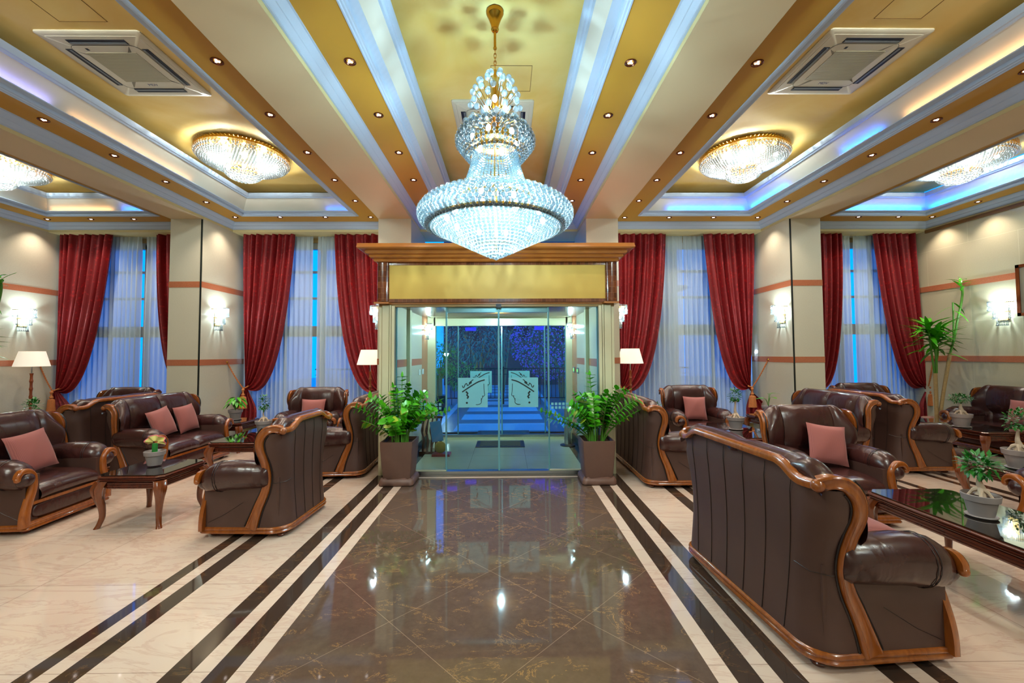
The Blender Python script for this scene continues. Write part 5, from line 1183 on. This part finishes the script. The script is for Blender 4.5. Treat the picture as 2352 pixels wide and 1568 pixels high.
bonsai(3.185, 2.84, TZ, 'bonsai fig with thick pale roots in a grey pot on the nearest long glass table', 1.05, 1, (.10, .08, .065), 190, .15, True, .045)
bonsai(6.72, 6.2, TZ, 'bonsai fig with round crown on the glass table before the right wall sofa', 1.35, 2, (.13, .13, .055), 300, .15)
bonsai(3.32, 6.13, TZ, 'bonsai fig with narrow crown on the table between the long sofa and the pillar sofas', 1.25, 3, (.085, .085, .1), 240, .2)
bonsai(-3.49, 6.12, TZ, 'bonsai fig with looped root on the glass table before the left sofa', 1.2, 4, (.07, .07, .11), 190, .15, False)
bonsai(4.85, 3.98, TZ, 'bonsai fig in a grey pot at the right edge of the photo, behind the armchair', 1.25, 6, (.09, .09, .1), 220, .17)
bonsai(-5.55, 5.02, TZ, 'small green bonsai top visible behind the left edge armchair', 1.3, 7, (.08, .08, .1), 200, .2)
# pothos on the left corner table
def leafy(x, y, z, label, n, H, R, L, w, seed, mat=LEAF, cat='plant', stemr=.004, name='potted_leafy_plant', k=1.2, droop=1.0):
    rnd = random.Random(seed); t = empty(name, (x, y, z), 0, label, cat); small_pot(t, .085 * k, .145 * k); ms = MB(); ml = MB()
    for i in range(n):
        a = i * 2.4 + rnd.uniform(-.3, .3); h = H * rnd.uniform(.45, 1.0); r = R * rnd.uniform(.5, 1.0)
        P_ = spline([(0, 0, .13 * k), (r * .25 * math.cos(a), r * .25 * math.sin(a), .13 * k + h * .6), (r * .6 * math.cos(a), r * .6 * math.sin(a), .13 * k + h)], 3); ms.tube(P_, stemr, 5)
        leaf(ml, P_[-1], (math.cos(a), math.sin(a), .25 - .5 * droop), (0, 0, 1), L * rnd.uniform(.8, 1.2), w, .15, .5 * droop, 4)
    ms.build('stems', STEM, t); ml.build('leaves', mat, t, smooth=80); return t
leafy(-4.68, 7.36, TZ, 'drooping leafy plant in a grey pot on the left corner table below the tassel', 22, .24, .13, .13, .055, 5)
leafy(4.62, 7.44, TZ, 'plant with three broad leaves in a grey pot at the right pillar', 5, .24, .1, .15, .08, 8, droop=.3)
leafy(-5.86, 4.88, TZ, 'pale green plant at the left edge of the photo behind the armchair', 8, .18, .1, .1, .05, 9, LEAFY)
leafy(-6.13, 7.8, 0, 'green plant peeking out beside the left pillar behind the sofas', 12, .78, .12, .16, .06, 10)
# cactus with pink fan
t = empty('potted_cactus', (-3.555, 4.335, TZ), 0, 'grafted cactus with ruffled yellow and pink fan, on the small square table', 'plant'); small_pot(t, .083, .15, False)
mb = MB(); rows = [[((.02 + .006 * math.cos(3 * a)) * math.cos(a), (.02 + .006 * math.cos(3 * a)) * math.sin(a), z) for a in [2 * PI * k / 18 for k in range(18)]] for z in (.13, .16, .19, .215, .225)]; mb.grid(rows, closed_u=True, cap=True); mb.build('stem', simple('cactus_green', (24, 120, 40), .5), t)
mb = MB(); rows = []
for i in range(9):
    v = i / 8; row = []
    for k in range(61):
        u = k / 60; a = lerp(-.35, PI + .35, u); r = .018 + .066 * v; row.append((r * 1.15 * math.cos(a), .016 * v * math.sin(26 * u + 1) + .008 * math.sin(7 * u), .235 + r * .82 * math.sin(a) + .0))
    rows.append(row)
mb.grid(rows); mb.build('ruffled_fan', simple('fan_yellow_pink', (214, 206, 120), .6, var=.3, vscale=25), t, smooth=80)
mb = MB(); r_ = .086; mb.tube([(r_ * 1.12 * math.cos(lerp(-.35, PI + .35, k / 60)), .017 * math.sin(26 * k / 60 + 1) + .008 * math.sin(7 * k / 60), .235 + r_ * .82 * math.sin(lerp(-.35, PI + .35, k / 60))) for k in range(61)], .004, 5); mb.build('pink_edge', simple('pink_edge', (226, 110, 120), .6), t)
# dracaena palms
def dracaena(x, y, label, pot=True, seed=1):
    rnd = random.Random(seed); t = empty('potted_dracaena', (x, y, 0), 0, label, 'plant', 'tall dracaena palms')
    mb = MB(); mb.lathe([(0, 0), (.16, 0), (.2, .36), (.225, .40), (.22, .42), (.19, .41), (.17, .36)], n=28); mb.build('pot', PINKPOT, t, smooth=50)
    mb = MB(); mb.lathe([(0, .37), (.18, .37)], n=20); mb.build('potting_soil', SOIL, t)
    mc = MB(); mg = MB(); ml = MB()
    mc.tube(spline([(-.03, 0, .36), (-.02, 0, .8), (-.02, 0, 1.22)], 4), .03, 9); mc.tube(spline([(.02, 0, .36), (.1, 0, .8), (.22, .0, 1.35), (.27, 0, 1.58)], 4), .028, 9)
    for pts, r in (([(-.03, 0, 1.22), (-.09, -.02, 1.6), (-.14, -.04, 1.95)], .016), ([(-.0, 0, 1.22), (.01, 0, 1.6), (.02, 0, 1.85)], .016), ([(.01, 0, 1.22), (.04, .02, 1.5), (.03, .02, 1.75)], .014), ([(.27, 0, 1.58), (.36, 0, 1.85), (.44, 0, 2.2), (.52, 0, 2.5), (.55, 0, 2.72), (.52, 0, 2.85)], .017), ([(.34, 0, 1.8), (.36, 0, 2.2), (.36, 0, 2.5)], .012)):
        mg.tube(spline(pts, 5), r, 8)
    def crown(c, n, L, w, up=0.3, seed=0):
        r = random.Random(seed)
        for i in range(n):
            a = i * 2.399; e = r.uniform(-.35, 1.0) + up; d = Vector((math.cos(a), math.sin(a) * .7, e)); q = Vector(c) + Vector((0, 0, -.22 * i / n)); 
            leaf(ml, q, d, (0, 0, 1), L * r.uniform(.75, 1.15), w, .25, .35, 6)
    crown((-.14, -.04, 2.08), 30, .44, .075, .2, 1); crown((.02, 0, 1.95), 32, .46, .078, .1, 2); crown((.03, .02, 1.8), 24, .44, .075, -.1, 3); crown((.52, 0, 2.9), 8, .24, .045, .5, 4); crown((.36, 0, 2.5), 3, .28, .04, -1.0, 5)
    ml.v = [(min(v[0], .63), v[1], v[2]) for v in ml.v]
    mc.build('canes', CANE, t); mg.build('green_stems', STEM, t); ml.build('leaves', LEAF, t, smooth=80); return t
dracaena(7.74, 7.53, 'tall palm like dracaena in a pink pot in the right corner by the curtain')
dracaena(-8.75, 6.9, 'dracaena whose leaf tips show at the left edge of the photo', seed=2)
# picture frame on the right wall
t = empty('picture_frame', (8.37, 6.28, 2.6), 0, 'brown wooden picture frame edge on the right wall at the photo border', 'picture'); mb = MB()
for a in ((-.5, .5, .37, .42), (-.5, .5, -.42, -.37)): mb.box(-.015, .015, a[0], a[1], a[2], a[3])
for a in ((-.5, -.45), (.45, .5)): mb.box(-.015, .015, a[0], a[1], -.42, .42)
mb.build('frame', LEGW, t, smooth=False); mb = MB(); mb.box(-.004, .012, -.46, .46, -.38, .38); mb.build('canvas', simple('plain_canvas', (150, 140, 120), .8), t, smooth=False)
